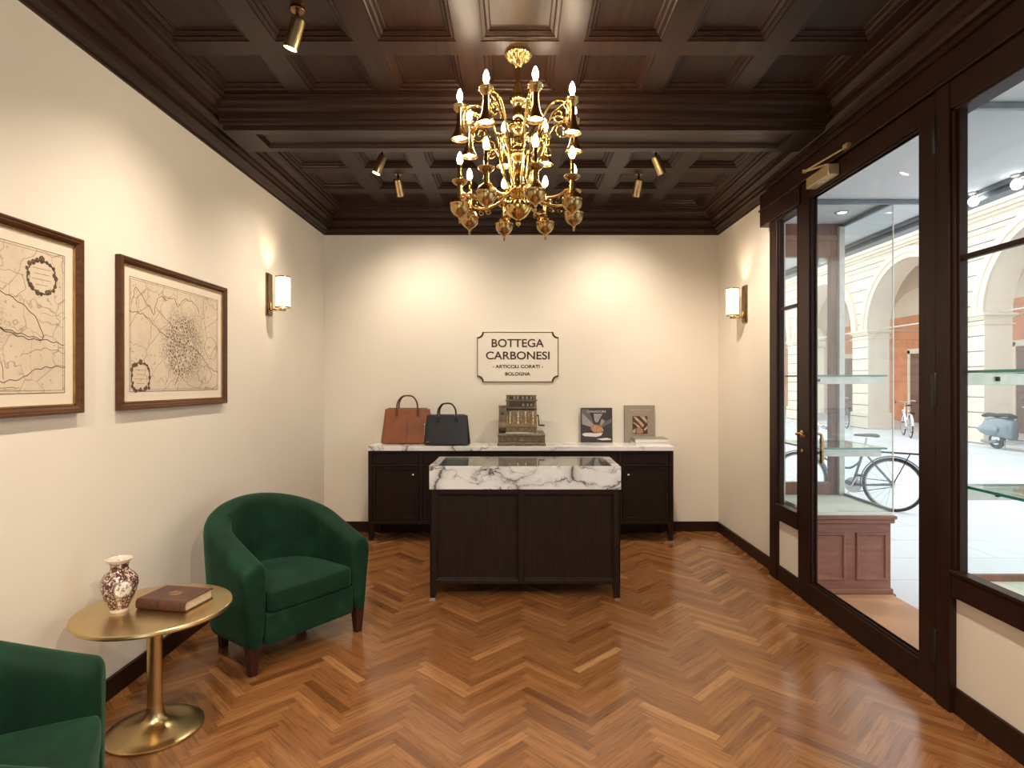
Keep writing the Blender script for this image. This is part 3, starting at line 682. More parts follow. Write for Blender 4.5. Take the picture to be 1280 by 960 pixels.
# ================================================================== FURNITURE
def armchair(name, label, loc, ang):
    """local: +x is the front; origin on the floor under the middle of the front edge"""
    t = thing(name, label, 'armchair', loc, ang, 'green velvet tub armchairs')
    hw, th, z0 = .335, .135, .135       # half width to the shell's mid line
    Rr = .30
    # plan path of the shell's mid line from the front of the right arm round the back to the left arm
    path = []
    xa, xb = -.05, -.34
    for k in range(6): path.append((xa+(xb-xa)*k/6, -hw))
    for k in range(25):
        a = R(-90-180*k/24); path.append((xb+.29*math.cos(a)*1.0, hw*math.sin(a)))
    for k in range(1,7): path.append((xb+(xa-xb)*k/6, hw))
    # rounder arc: superellipse corners
    path = [(x if x > xb else xb-.29*(1-(1-min(1,((xb-x)/.29)))**1.0), y) for x, y in path]
    n = len(path); rings = []
    L = [0]
    for a, b in zip(path[:-1], path[1:]): L.append(L[-1]+math.hypot(b[0]-a[0], b[1]-a[1]))
    tot = L[-1]
    def ring(i, sh=1, push=0, drop=0):
        a = path[max(i-1,0)]; b = path[min(i+1,n-1)]; tx, ty = b[0]-a[0], b[1]-a[1]; l = math.hypot(tx,ty); tx/=l; ty/=l
        nx, ny = ty, -tx                                   # outward for this winding
        if nx*(path[i][0]+.3)+ny*path[i][1] < 0: nx, ny = -nx, -ny
        u = abs(L[i]/tot*2-1)                              # 1 at the arm fronts, 0 mid back
        h = .578+.242*(.55*(1-u**2.1)+.45*(.5+.5*math.cos(math.pi*u)))-drop
        px, py = path[i][0]+tx*push, path[i][1]+ty*push
        T = th*sh
        prof = [(T*.5-.035, z0), (T*.5-.028, z0+.02), (T*.5-.012,.34), (T*.5+.004,h-.10), (T*.5+.006,h-.045), (T*.36,h-.012), (0,h), (-T*.38,h-.012), (-T*.52,h-.045), (-T*.5,h-.10), (-T*.5+.005,.34), (-T*.5+.01,z0)]
        hh = lambda z: z
        return [(px+nx*d, py+ny*d, hh(z)) for d, z in prof]
    en = [(1-.42*(1-math.cos(R(a))), .034*math.sin(R(a)), .040*(1-math.cos(R(a)))) for a in (25,50,75,88)]
    rings = [ring(0,s_,-p_,d_) for s_, p_, d_ in reversed(en)]+[ring(i) for i in range(n)]+[ring(n-1,s_,p_,d_) for s_, p_, d_ in en]
    o = MB().loft(rings).build('tub_shell', VELVET, t, 180, sub=1)
    # piping line down the arm front and seams of the inside back
    m = MB()
    for i in (11, n-12):
        rg = ring(i); p = [Vector(rg[k]) for k in (7,8,9,10)]; p[3].z = .42
        m.tube(curve([(v.x*.995+(-.3)*.005,v.y*.992,v.z) for v in p],4), .0035, 6)
    m.build('seam', VELVET, o, 60)
    for s in ():
        pts = [(-.012, s*(hw+.046), z0+.02),(-.010,s*(hw+.050),.35),(-.010,s*(hw+.052),.50),(-.010,s*(hw+.040),.572),(-.010,s*hw,.588),(-.010,s*(hw-.042),.57),(-.010,s*(hw-.050),.45)]
        MB().tube(curve(pts,4), .005, 8).build('piping', VELVET, o, 60)
    # apron under the cushion
    m = MB(); m.box(-.58,-.018,-(hw-th/2+.01),hw-th/2-.01+.02,z0,.30); m.build('seat_base', VELVET, t, 35, .015, 3)
    # loose cushion: D-shaped, domed
    w = hw-th/2-.002; rg = []
    plan = [(-.008,-w+.012),(-.004,-w*.5),(-.002,0),(-.004,w*.5),(-.008,w-.012),(-.022,w),(-.2,w),(-.36,w-.005),(-.47,w*.82),(-.545,w*.5),(-.57,0),(-.545,-w*.5),(-.47,-w*.82),(-.36,-w+.005),(-.2,-w),(-.022,-w)]
    for sc, z in ((.93,.302),(.985,.304),(1,.312),(1.003,.36),(1,.402),(.985,.412),(.93,.417),(.6,.426),(.25,.430)):
        rg.append([(-.28+(x+.28)*sc, y*sc, z) for x, y in plan])
    MB().loft(rg).build('seat_cushion', VELVET, t, 180, sub=1)
    for x, y in ((-.055,-.335),(-.055,.335),(-.50,-.25),(-.50,.25)):
        m = MB(); m.frust((x,y,0),(.019,.019),(x,y,z0+.02),(.030,.030)); m.build('leg', LEGW, t, 35, .003)
    return t
F1 = R(-36); F2 = R(27)
armchair('armchair', 'green velvet tub armchair beyond the brass side table, seen whole', (-1.125+.02*.81, 3.28-.02*.586, 0), F1)
armchair('armchair', 'green velvet tub armchair before the brass side table, cut off by the picture edge', (-1.235, 1.722, 0), F2)

def side_table():
    t = thing('side_table', 'round satin brass pedestal side table between the green armchairs', 'side table', (-1.56, 2.557, 0))
    MB().lathe([(0,.508),(.285,.508),(.300,.511),(.305,.519),(.303,.527),(.298,.530),(0,.530)], n=96).build('table_top', SATIN, t, 30)
    MB().lathe([(.030,.075),(.0295,.10),(.0295,.508),(0,.508)], n=40).build('pedestal', SATIN, t, 40)
    MB().lathe([(0,0),(.186,0),(.190,.004),(.190,.010),(.184,.014),(.14,.020),(.095,.028),(.06,.042),(.042,.060),(.034,.085),(.0305,.11),(0,.11)], n=96).build('base', SATIN, t, 40)
side_table()
def vase():
    t = thing('vase', 'small porcelain vase with brown pattern and a white medallion on the brass table', 'vase', (-1.685, 2.515, .5302))
    prof = [(0,0),(.034,0),(.036,.004),(.034,.012),(.037,.022),(.052,.050),(.065,.085),(.0705,.115),(.068,.137),(.056,.157),(.040,.170),(.0335,.180),(.033,.192),(.038,.206),(.048,.218),(.0495,.222),(.047,.223),(.036,.208),(.030,.192),(.030,.18),(0,.16)]
    MB().lathe(prof, n=64).build('vase_body', m_vase(), t, 60)
    MB().lathe([(.047,.2225),(.0488,.2215),(.0505,.2225),(.0488,.2248)], n=48, caps=False).build('rim', PAPERM, t, 60)
vase()
def table_book():
    t = thing('book', 'thick brown leather bound old book lying on the brass table', 'book', (-1.492, 2.595, .5302), R(-10))
    w, d, h = .235, .175, .046    # spine along -y side
    m = MB(); m.box(-w/2,w/2,-d/2+.008,d/2,0,.005); m.box(-w/2,w/2,-d/2+.008,d/2,h-.005,h)
    sp = [(-d/2+.012,0),(-d/2+.004,.001),(-d/2-.003,.010),(-d/2-.005,h/2),(-d/2-.003,h-.010),(-d/2+.004,h-.001),(-d/2+.012,h),(-d/2+.012,h-.005),(-d/2+.004,h-.012),(-d/2+.003,h/2),(-d/2+.004,.012),(-d/2+.012,.005)]
    m.prism(sp, -w/2, w/2, 'x'); m.build('cover', BOOKL, t, 30, .0012)
    MB().box(-w/2+.006,w/2-.006,-d/2+.006,d/2-.006,.005,h-.005).build('pages', PAGES, t, None)
    m = MB()
    for x in (-.085,-.05,-.01,.03,.07,.095): m.tube([(x,-d/2+.004,h+.0005),(x,-d/2-.004,h-.008),(x,-d/2-.006,h/2),(x,-d/2-.004,.008)], .0018, 6)
    m.build('raised_bands', BOOKL, t, 60)
    m = MB(); N = 40
    for r in (.020,.024): m.tube([(.0+r*1.1*math.cos(a)*(1+.06*math.cos(6*a)), r*math.sin(a)*(1+.06*math.cos(6*a)), h+.0003) for a in [2*math.pi*k/N for k in range(N)]], .0008, 4, loop=True)
    for k in range(6):
        a = k*math.pi/3; m.tube(curve([(0,0,h+.0003),(.009*math.cos(a+.3),.009*math.sin(a+.3),h+.0003),(.018*math.cos(a),.018*math.sin(a),h+.0003)],4), .0009, 4)
    m.tube([(x,y,h+.0003) for x,y in ((-w/2+.01,-d/2+.02),(w/2-.01,-d/2+.02),(w/2-.01,d/2-.01),(-w/2+.01,d/2-.01))], .0004, 4, loop=True)
    m.build('gilt_ornament', GILT, t, 60)
table_book()

# ------------------------------------------------------------------ back counter (credenza) and front counter
def panel_face(m, x0, x1, z0, z1, y, d=.012, fr=.0):
    """recessed flat panel seen from -y with a moulded edge; y is the face plane"""
    pr = [(0,0),(.006,d*.5),(.010,d*.5),(.016,d)]
    rg = [[(x0+i,y+q,z0+i),(x1-i,y+q,z0+i),(x1-i,y+q,z1-i),(x0+i,y+q,z1-i)] for i, q in pr]
    m.loft(rg, caps=False); m.face(rg[-1])
def credenza():
    y0, y1 = 5.555, 5.95; x0, x1 = -1.388, 1.478; yo = 5.75; xo = .045
    t = thing('sideboard', 'long dark sideboard with thin white marble top against the back wall', 'sideboard', (xo, yo, 0))
    X = lambda v: v-xo
    Y = lambda v: v-yo
    xs = [(-1.385,-.905),(-.875,.035),(.055,.945),(.975,1.475)]; xs = [(-1.352,-.912),(-.876,.033),(.069,.964),(1.000,1.440)]
    zb, zd, zt = .200, .722, .858
    m = MB()
    m.box(X(x0),X(x1),Y(y0+.03),Y(y1),zb-.03,zt)
    # face frame
    for a, b in ((x0,xs[0][0]),(xs[0][1],xs[1][0]),(xs[1][1],xs[2][0]),(xs[2][1],xs[3][0]),(xs[3][1],x1)): m.box(X(a),X(b),Y(y0),Y(y0+.03),zb-.03,zt)
    for a, b in xs:
        m.box(X(a),X(b),Y(y0),Y(y0+.03),zt-.022,zt); m.box(X(a),X(b),Y(y0),Y(y0+.03),zb-.03,zb); m.box(X(a),X(b),Y(y0),Y(y0+.03),zd-.011,zd+.011)
    m.build('body', CABW, t, 35, .002)
    for i, (a, b) in enumerate(xs):
        m = MB(); m.box(X(a+.003),X(b-.003),Y(y0+.010),Y(y0+.029),zd+.014,zt-.025); m.build('drawer', CABW, t, 35, .003)
        ds = [(a,b)] if i in (0,3) else [(a,(a+b)/2),((a+b)/2,b)]
        for j, (p, q) in enumerate(ds):
            m = MB(); p2, q2, z0, z1 = X(p+.003), X(q-.003), zb+.003, zd-.014
            for bx in ((p2,p2+.03,z0,z1),(q2-.03,q2,z0,z1),(p2+.03,q2-.03,z0,z0+.03),(p2+.03,q2-.03,z1-.03,z1)): m.box(bx[0],bx[1],Y(y0+.006),Y(y0+.028),bx[2],bx[3])
            m.box(p2+.03,q2-.03,Y(y0+.014),Y(y0+.026),z0+.03,z1-.03); dr = m.build('door', CABW, t, 35, .002)
            right = (i == 0) or (i in (1,2) and j == 0)
            kx = q2-.05 if right else p2+.05
            MB().lathe([(0,0),(.006,0),(.006,.008),(.011,.014),(.011,.019),(0,.022)], n=20, M=Matrix.Translation((kx,Y(y0+.007),z1-.075)) @ Matrix.Rotation(R(90),4,'X')).build('knob', SILVER, dr)
    m = MB()
    for x in (x0+.028,x1-.028):
        for y in (y0+.026,y1-.026):
            m = MB(); s = 1 if x < 0 else -1; m.frust((X(x)-s*.006,Y(y),0),(.017,.017),(X(x),Y(y),zb-.03),(.027,.025)); o = m.build('leg', CABW, t, 35, .002)
            if y < 5.7: MB().frust((X(x)-s*.006,Y(y),0),(.018,.018),(X(x)-s*.0058,Y(y),.012),(.0185,.0185)).build('foot_cap', SILVER, o, 35)
    MB().box(X(-1.398),X(1.488),Y(y0-.008),Y(5.968),zt,.900).build('marble_top', MARBLE, t, 35, .003)
credenza()
def counter():
    y0, y1 = 4.09, 4.605; x0, x1 = -.595, .721; xo, yo = .062, 4.345
    t = thing('display_counter', 'freestanding dark wood counter with thick veined marble and glass top', 'counter', (xo, yo, 0))
    X = lambda v: v-xo
    Y = lambda v: v-yo
    zb, zt = .105, .762
    m = MB(); m.box(X(x0+.01),X(x1-.01),Y(y0+.02),Y(y1-.02),zb,zt)
    xm = .035
    for a, b in ((x0,x0+.045),(xm-.018,xm+.018),(x1-.045,x1)): m.box(X(a),X(b),Y(y0),Y(y0+.02),zb,zt); m.box(X(a),X(b),Y(y1-.02),Y(y1),zb,zt)
    for a, b in ((x0+.045,xm-.018),(xm+.018,x1-.045)):
        for ya, yb in ((y0,y0+.02),(y1-.02,y1)): m.box(X(a),X(b),Y(ya),Y(yb),zt-.035,zt); m.box(X(a),X(b),Y(ya),Y(yb),zb,zb+.028)
    m.box(X(x0),X(x0+.01),Y(y0),Y(y1),zb,zt); m.box(X(x1-.01),X(x1),Y(y0),Y(y1),zb,zt)
    m.build('body', CABW, t, 35, .003)
    for a, b in ((x0+.045,xm-.018),(xm+.018,x1-.045)):
        m = MB(); panel_face(m, X(a), X(b), zb+.028, zt-.035, Y(y0)+.003, .012); m.build('front_panel', CABW, t, 25)
    for x in (x0+.025,x1-.025):
        for y in (y0+.025,y1-.025):
            s = 1 if x < 0 else -1; sy = 1 if y < 4.3 else -1
            m = MB(); m.frust((X(x)-s*.006,Y(y)-sy*.004,0),(.018,.018),(X(x)+s*.004,Y(y)+sy*.002,zb+.03),(.030,.027)); o = m.build('leg', CABW, t, 35, .003)
            MB().frust((X(x)-s*.006,Y(y)-sy*.004,0),(.0195,.0195),(X(x)-s*.006,Y(y)-sy*.004,.010),(.020,.0195)).build('foot_cap', SILVER, o, 35)
    # marble box top with glass well
    a, b, c, d = X(-.598), X(.724), Y(4.075), Y(4.62); z0, z1 = .762, .921; e, f = .055, .030
    m = MB(); m.box(a,b,c,c+f,z0,z1); m.box(a,b,d-f,d,z0,z1); m.box(a,a+e,c+f,d-f,z0,z1); m.box(b-e,b,c+f,d-f,z0,z1); m.box(a+e,b-e,c+f,d-f,z0,z0+.03)
    bmesh.ops.remove_doubles(m.bm, verts=m.bm.verts, dist=.0001)
    m.build('marble_top', m_marble('veined_marble', 1.0), t, 35, .004)
    MB().box(a+e,b-e,c+f,d-f,z0+.03,z0+.034).build('display_lining', BOOKDARK, t, None)
    MB().box(a+e,b-e,c+f,d-f,z1-.009,z1-.002).build('glass_top', COUNTERG, t, None)
counter()

# ------------------------------------------------------------------ things on the back counter
ZT = .9002
def bag(name, label, loc, rz, w, wt, h, d, mat, hmat, hh, trim):
    t = thing(name, label, 'bag', loc, rz, 'leather bags on the back counter')
    rg = []
    for k, (z, q) in enumerate(((0,.97),(.012,1.0),(.08*h,1.01),(.35*h,1-.3*(1-wt/w)),(.7*h,1-.75*(1-wt/w)),(.93*h,wt/w),(.985*h,wt/w-.01),(h,wt/w-.05))):
        f = z/h; dd = d*(1-.72*f**1.3)/2; r = min(dd*.85, .05)
        rg.append([(x, y, z) for x, y in rrect(w*q/2, dd, r*.95, 5)])
    o = MB().loft(rg).build('bag_body', mat, t, 60, sub=1)
    yf = lambda z: -(d*(1-.72*(z/h)**1.3)/2)-.001
    m = MB()
    m.tube([(0,yf(z),z) for z in [h*(.04+.62*k/8) for k in range(9)]], .0016, 6)
    m.tube([(x,0,h+.001) for x in (-wt/2+.03,0,wt/2-.03)], .004, 6)
    m.build('seam', hmat, o, 60)
    for s in (-1,1):
        y = s*(d*.28/2+.012); hx = .20*w if s == -1 else .18*w
        pts = [(-hx-.004,y*1.35,h*.80),(-hx,y,h*.96),(-hx*.93,y*.8,h+hh*.45),(-hx*.55,y*.6,h+hh*.9),(0,y*.5,h+hh),(hx*.55,y*.6,h+hh*.9),(hx*.93,y*.8,h+hh*.45),(hx,y,h*.96),(hx+.004,y*1.35,h*.80)]
        g = MB().tube(curve(pts,5), .0075, 10).build('handle', hmat, t, 60)
        for e in (-1,1):
            m = MB(); yy = yf(h*.86) if s == -1 else -yf(h*.86)
            m.prism([(e*hx-.016,h*.93),(e*hx+.016,h*.93),(e*hx+.018,h*.76),(e*hx+.010,h*.72),(e*hx-.010,h*.72),(e*hx-.018,h*.76)], yy-.005, yy+.003); m.build('handle_tab', mat, g, 35, .002)
            m = MB(); m.tube([(e*hx+.013*math.cos(a),y*1.05,h*.985+.013*math.sin(a)) for a in [2*math.pi*k/16 for k in range(16)]], .0028, 6, loop=True); m.build('ring', trim, g, 60)
    return t, yf
bag('briefcase', 'tall tan leather briefcase bag standing on the marble back counter', (-1.062, 5.805, ZT), R(2), .510, .440, .345, .15, TANL, TAND, .125, OLDBRASS)
bt, yf = bag('briefcase', 'smaller black leather briefcase bag in front of the tan one', (-.657, 5.655, ZT), R(-1), .443, .395, .292, .12, BLACKL, BLACKL, .108, SILVER)
MB().box(-.195,-.160,yf(.03)-.003,yf(.03)+.004,.034,.042).build('maker_plate', SILVER, bt, 35)
m = MB()
for x in (-.208,): m.tube([(x,-.02,.20),(x-.008,-.022,.16),(x-.004,-.024,.10)], .004, 6); m.lathe([(0,0),(.009,.003),(.009,.012),(0,.015)], c=(x,-.02,.195), n=12)
m.build('clasp', SILVER, bt, 60)

def cash_register():
    t = thing('cash_register', 'ornate old bronze cash register with crank on the marble back counter', 'cash register', (.052, 5.745, ZT))
    u = .00071; ox = 550; ob = 835
    X = lambda c: (c-ox)*u
    Z = lambda c: (ob-c)*u
    D = .17
    # drawer base
    m = MB(); m.box(X(228),X(874),-D,D,0,Z(805)); 
    m.frust((X(551),0,Z(805)),((X(872)-X(230))/2,D-.002),(X(551),0,Z(785)),((X(862)-X(240))/2,D-.008)); m.box(X(240),X(862),-D+.008,D-.008,Z(785),Z(705)); m.box(X(230),X(868),-D,D,Z(705),Z(690))
    m.frust((X(549),0,Z(690)),((X(868)-X(232))/2,D),(X(549),0,Z(665)),((X(856)-X(242))/2,D-.015)); b = m.build('drawer_base', BRONZE, t, 35, .002)
    m = MB(); m.box(X(265),X(838),-D+.003,-D+.012,Z(782),Z(712)); m.build('drawer_front', BRONZE, b, 35, .003)
    m = MB(); m.tube(curve([(X(505),-D+.002,Z(742)),(X(520),-D-.014,Z(752)),(X(545),-D-.016,Z(755)),(X(570),-D-.014,Z(752)),(X(585),-D+.002,Z(742))],4), .004, 8); m.build('drawer_pull', OLDBRASS, b)
    m = MB()
    for k in range(16):
        x = X(275)+k*(X(828)-X(275))/15; 
        if abs(x) < .03: continue
        m.tube([(x+.007*math.cos(a),-D+.0025,Z(747)+.014*math.sin(a)) for a in [2*math.pi*i/10 for i in range(10)]], .0015, 4, loop=True)
    m.build('scrollwork', OLDBRASS, b)
    MB().box(X(342),X(770),-.155,-.105,Z(690)+.016,Z(668)+.006).build('marble_shelf', MARBLE, t, 35, .001)
    # body with curved key bank
    prof = [(-.115,Z(690)),(-.118,Z(560)),(-.112,Z(540)),(-.100,Z(480)),(-.078,Z(420)),(-.052,Z(370)),(-.04,Z(345)),(-.04,Z(300)),(.13,Z(300)),(.14,Z(690))]
    body = MB().prism(prof, X(342), X(758), 'x').build('body', BRONZE, t, 35, .002)
    m = MB(); m.box(X(360),X(742),-.1205,-.116,Z(650),Z(575)); m.build('lower_plate', BRONZE, body, 35, .002)
    m = MB()
    for r in range(2):
        for k in range(14):
            x = X(375)+k*(X(728)-X(375))/13; z = Z(632-r*38)
            m.tube([(x+.006*math.cos(a),-.121,z+.009*math.sin(a)) for a in [2*math.pi*i/10 for i in range(10)]], .0014, 4, loop=True)
    m.build('scrollwork', OLDBRASS, body)
    # key columns: slots with levers, and toothed segments between
    def surf(z):
        for (ya,za),(yb,zb) in zip(prof[1:7], prof[2:8]):
            if min(za,zb)-1e-6 <= z <= max(za,zb)+1e-6: return ya+(yb-ya)*(z-za)/(zb-za)
        return -.04
    for c in (400,505,605,705):
        m = MB()
        pts = [(X(c),surf(Z(q))-.001,Z(q)) for q in range(372,552,12)]
        for p, q in zip(pts[:-1], pts[1:]): m.box(p[0]-.0075,p[0]+.0075,min(p[1],q[1])-.002,max(p[1],q[1])+.006,p[2]-(p[2]-q[2]),p[2])
        s = m.build('key_slot', BRONZED, body, None)
        for q in range(395,548,19):
            m = MB(); y = surf(Z(q)); m.cyl((X(c),y,Z(q)),(X(c),y-.016,Z(q)+.004),.0022,n=8); m.lathe([(0,-.002),(.0055,-.002),(.0065,0),(.0055,.002),(0,.002)], n=14, M=Matrix.Translation((X(c),y-.018,Z(q)+.005)) @ Matrix.Rotation(R(75),4,'X'))
            m.build('key', PALEMETAL if q < 470 else OLDBRASS, t)
    m = MB()
    for c in (372,435,470,540,570,640,672,738):
        for q in range(385,545,16): m.lathe([(0,0),(.0035,.001),(.002,.004),(0,.005)], n=8, M=Matrix.Translation((X(c),surf(Z(q))-.0005,Z(q))) @ Matrix.Rotation(R(70),4,'X'))
    m.build('studs', OLDBRASS, body)
    # indicator tower
    m = MB(); m.box(X(345),X(752),-.05,.10,Z(345),Z(250)); m.box(X(332),X(766),-.065,.11,Z(245),Z(228)); m.box(X(345),X(748),-.05,.09,Z(228),Z(172)); m.box(X(340),X(752),-.056,.095,Z(174),Z(163)); m.box(X(340),X(757),-.06,.1,Z(345),Z(332))
    tw = m.build('indicator_tower', BRONZE, t, 35, .002)
    for z0, z1, a, b_ in ((325,258,385,720),(222,178,385,708)):
        MB().box(X(a),X(b_),-.0515,-.049,Z(z0),Z(z1)).build('indicator_window', BRONZED, tw, None)
    m = MB()
    for s, x, z, w in (('0',575,312,.016),('3',632,312,.016),('0',685,312,.016),('0',455,215,.018),('5',500,215,.018),('0',570,215,.016),('0',625,215,.016),('0',680,215,.016)):
        m.add_mesh(text_mesh(s, w*1.05, .024, .0004), Matrix.Translation((X(x),-.0518,Z(z))) @ Matrix.Rotation(R(90),4,'X'))
    m.build('indicator_digits', PALEMETAL, tw, None)
    # side column with drum
    m = MB(); m.box(X(245),X(345),-.085,.10,Z(690),Z(310)); m.box(X(240),X(348),-.09,.105,Z(322),Z(306)); sc = m.build('side_column', BRONZE, t, 35, .003)
    MB().cyl((X(243),-.075,Z(585)),(X(344),-.075,Z(585)),.062,n=36).build('drum', BRONZE, sc)
    m = MB(); m.lathe([(0,0),(.016,0),(.016,.006),(.010,.010),(0,.011)], n=20, M=Matrix.Translation((X(295),-.085,Z(405))) @ Matrix.Rotation(R(90),4,'X')); m.build('lock', BRONZED, sc)
    # crank
    m = MB(); m.cyl((X(756),-.03,Z(440)),(X(785),-.03,Z(440)),.008); m.tube([(X(778),-.03,Z(436)),(X(784),-.034,Z(500)),(X(788),-.038,Z(572))], [.006,.005,.006], 8); cr = m.build('crank', BRONZED, t)
    MB().tube([(X(786),-.038,Z(572)),(X(800),-.038,Z(572)),(X(830),-.038,Z(572)),(X(866),-.038,Z(572))], [.005,.007,.009,.007], 12).build('crank_handle', BRONZED, cr)
cash_register()

def standing_book(name, label, loc, w, h, d, cover, lean):
    t = thing(name, label, 'book', loc, 0, 'books on the back counter'); t.rotation_euler.x = -lean
    m = MB(); m.box(-w/2,w/2,-d,-d+.003,0,h); m.box(-w/2,w/2,-.003,0,0,h); m.box(-w/2,-w/2+.004,-d,0,0,h); m.build('cover', cover, t, 35, .001)
    MB().box(-w/2+.004,w/2-.004,-d+.003,-.003,.003,h-.003).build('pages', PAGEW, t, None)
    return t
def printed(parent, name, mat, polys, y):
    m = MB()
    for i, P in enumerate(polys): m.prism(P, y-.0005, y, 'y')
    return m.build(name, mat, parent, None)
G = [plain('print_grey_%s' % a, c, .4, 0, .04) for a, c in (('light',(.33,.30,.28)),('mid',(.14,.125,.115)),('dark',(.022,.02,.02)),('white',(.66,.63,.60)))]
ORNG = plain('print_orange', (.44,.19,.09), .4, 0, .35, 60); FOODD = plain('print_brown', (.07,.035,.02), .4, 0, .3, 60); FOODL = plain('print_buff', (.50,.36,.24), .4, 0, .3, 60); FOODP = plain('print_pink', (.42,.20,.15), .4)
t = standing_book('book', 'charcoal photo book with hands on its cover, propped against the back wall', (.805, 5.925, ZT), .315, .345, .022, BOOKDARK, R(3))
y = -.0222
# cover picture: pale beams, sleeve and plate around warm lit hands
printed(t, 'cover_picture', G[1], [[(-.15,.33),(-.08,.33),(-.03,.19),(-.15,.22)],[(.03,.17),(.15,.24),(.15,.20),(.05,.15)]], y)
printed(t, 'cover_picture_light', G[0], [[(-.05,.285),(.06,.285),(.012,.20),(-.012,.20)],[(.05,.235),(.085,.215),(.045,.165),(.03,.175)],[(-.145,.29),(-.13,.28),(-.02,.17),(-.04,.15),(-.145,.18)]], y-.0005)
printed(t, 'cover_picture_plate', G[3], [[(-.145,.075),(-.12,.062),(.0,.055),(.045,.07),(.06,.095),(-.02,.09),(-.09,.10),(-.135,.09)],[(.0,.035),(.10,.045),(.145,.035),(.14,.025),(.05,.022)]], y-.0007)
printed(t, 'cover_picture_dark', G[2], [[(-.115,.105),(-.06,.12),(-.02,.098),(-.1,.095)],[(-.03,.285),(-.06,.285),(-.02,.19),(.035,.27)][:3]], y-.0009)
printed(t, 'cover_picture_hands', ORNG, [[(-.06,.15),(-.055,.125),(-.03,.10),(.02,.093),(.06,.10),(.07,.12),(.055,.15),(.02,.172),(-.02,.178),(-.05,.168)]], y-.0012)
m = MB()
for k in range(5): m.tube(curve([(-.045+.022*k,y-.0016,.16-.004*k),(-.04+.022*k,y-.0018,.14),(-.03+.023*k,y-.0016,.112)],4), .0045-.0004*k, 6)
m.build('cover_picture_fingers', FOODL, t, 60)
m = MB(); m.add_mesh(text_mesh('CANADORE', .19, .022, .0004), Matrix.Translation((0,y-.0008,.297)) @ Matrix.Rotation(R(90),4,'X'))
for k in range(9): m.box(-.045+k*.010,-.045+k*.010+.007,y-.001,y-.0005,.275,.281)
m.build('cover_title', G[3], t, None)
t = standing_book('book', 'taupe book with small food photo on its cover, propped against the back wall', (1.235, 5.925, ZT), .305, .370, .024, BOOKGREY, R(3))
y = -.0242
printed(t, 'cover_picture', FOODD, [[(-.072,.085),(.078,.085),(.078,.262),(-.072,.262)]], y)
printed(t, 'cover_picture_strips', FOODL, [[(-.065,.255),(-.04,.258),(.045,.175),(.03,.15)],[(.0,.26),(.045,.26),(.075,.215),(.07,.19)],[(-.07,.20),(-.05,.20),(.01,.15),(.0,.135)],[(.04,.13),(.075,.165),(.075,.14),(.05,.115)],[(-.07,.12),(-.045,.14),(-.04,.10),(-.065,.088)]], y-.0005)
printed(t, 'cover_picture_pink', FOODP, [[(-.035,.14),(-.005,.155),(.03,.13),(.035,.10),(.01,.088),(-.03,.088)]], y-.0007)
m = MB()
for k, wd in enumerate((.010,.012,.012,.012,.012,.012,.012,.012,.012,.012,.012,.012)): m.box(-.088+k*.0155,-.088+k*.0155+.009,y-.0006,y,.318,.318+(.014 if k % 3 else .012))
for k in range(10): m.box(-.035+k*.0075,-.035+k*.0075+.005,y-.0006,y,.296,.301)
m.build('cover_title', FOODL, t, None)
def flat_book(label, loc, rz, w, d, h, cover):
    t = thing('book', label, 'book', loc, rz, 'books on the back counter')
    m = MB(); m.box(-w/2,w/2,-d/2,d/2,0,.003); m.box(-w/2,w/2,-d/2,d/2,h-.003,h); m.box(-w/2,-w/2+.004,-d/2,d/2,0,h); m.build('cover', cover, t, 35, .001)
    MB().box(-w/2+.004,w/2-.003,-d/2+.003,d/2-.003,.003,h-.003).build('pages', PAGEW, t, None)
flat_book('white book lying at the bottom of the pair before the taupe book', (1.300, 5.745, ZT), R(0), .325, .24, .024, PAGEW)
flat_book('grey covered book lying on top of the white one before the taupe book', (1.295, 5.747, ZT+.0242), R(-2), .318, .24, .040, BOOKGREY)

# ------------------------------------------------------------------ wall sign
def sign():
    t = thing('wall_sign', 'cream wall sign with brown lettering and notched border on the back wall', 'sign', (.018, YB, 1.755))
    W2, H2, n = .411, .254, .052
    def out(q):
        w, h = W2+q, H2+q; P = []
        for sx, sy in ((1,1),(-1,1),(-1,-1),(1,-1)):
            r = n-q; a = [(sx*(w+r*math.cos(R(270-90*k/10))), sy*(h+r*math.sin(R(270-90*k/10)))) for k in range(11)]
            P += a if sx*sy > 0 else a[::-1]
        return P
    MB().prism([(x,z) for x, z in out(.001)], -.014, -.002).build('sign_board', PLASTER, t, None)
    m = MB(); a, b = out(-.001), out(-.0085); k = len(a); ya, yb = -.0165, -.0142
    for i in range(k):
        j = (i+1) % k; m.face([(a[i][0],ya,a[i][1]),(a[j][0],ya,a[j][1]),(b[j][0],ya,b[j][1]),(b[i][0],ya,b[i][1])])
        m.face([(a[i][0],ya,a[i][1]),(a[i][0],yb,a[i][1]),(a[j][0],yb,a[j][1]),(a[j][0],ya,a[j][1])]); m.face([(b[i][0],ya,b[i][1]),(b[j][0],ya,b[j][1]),(b[j][0],yb,b[j][1]),(b[i][0],yb,b[i][1])])
    m.build('border_line', INK, t, None)
    m = MB()
    for s, w, h, z in (('BOTTEGA', .525, .083, .099), ('CARBONESI', .640, .080, -.024), ('- ARTICOLI CORATI -', .508, .034, -.112), ('BOLOGNA', .250, .034, -.186)):
        m.add_mesh(text_mesh(s, w, h, .0012, .014 if h > .05 else .022), Matrix.Translation((0,-.0155,z)) @ Matrix.Rotation(R(90),4,'X'))
    m.build('lettering', INK, t, None)
sign()

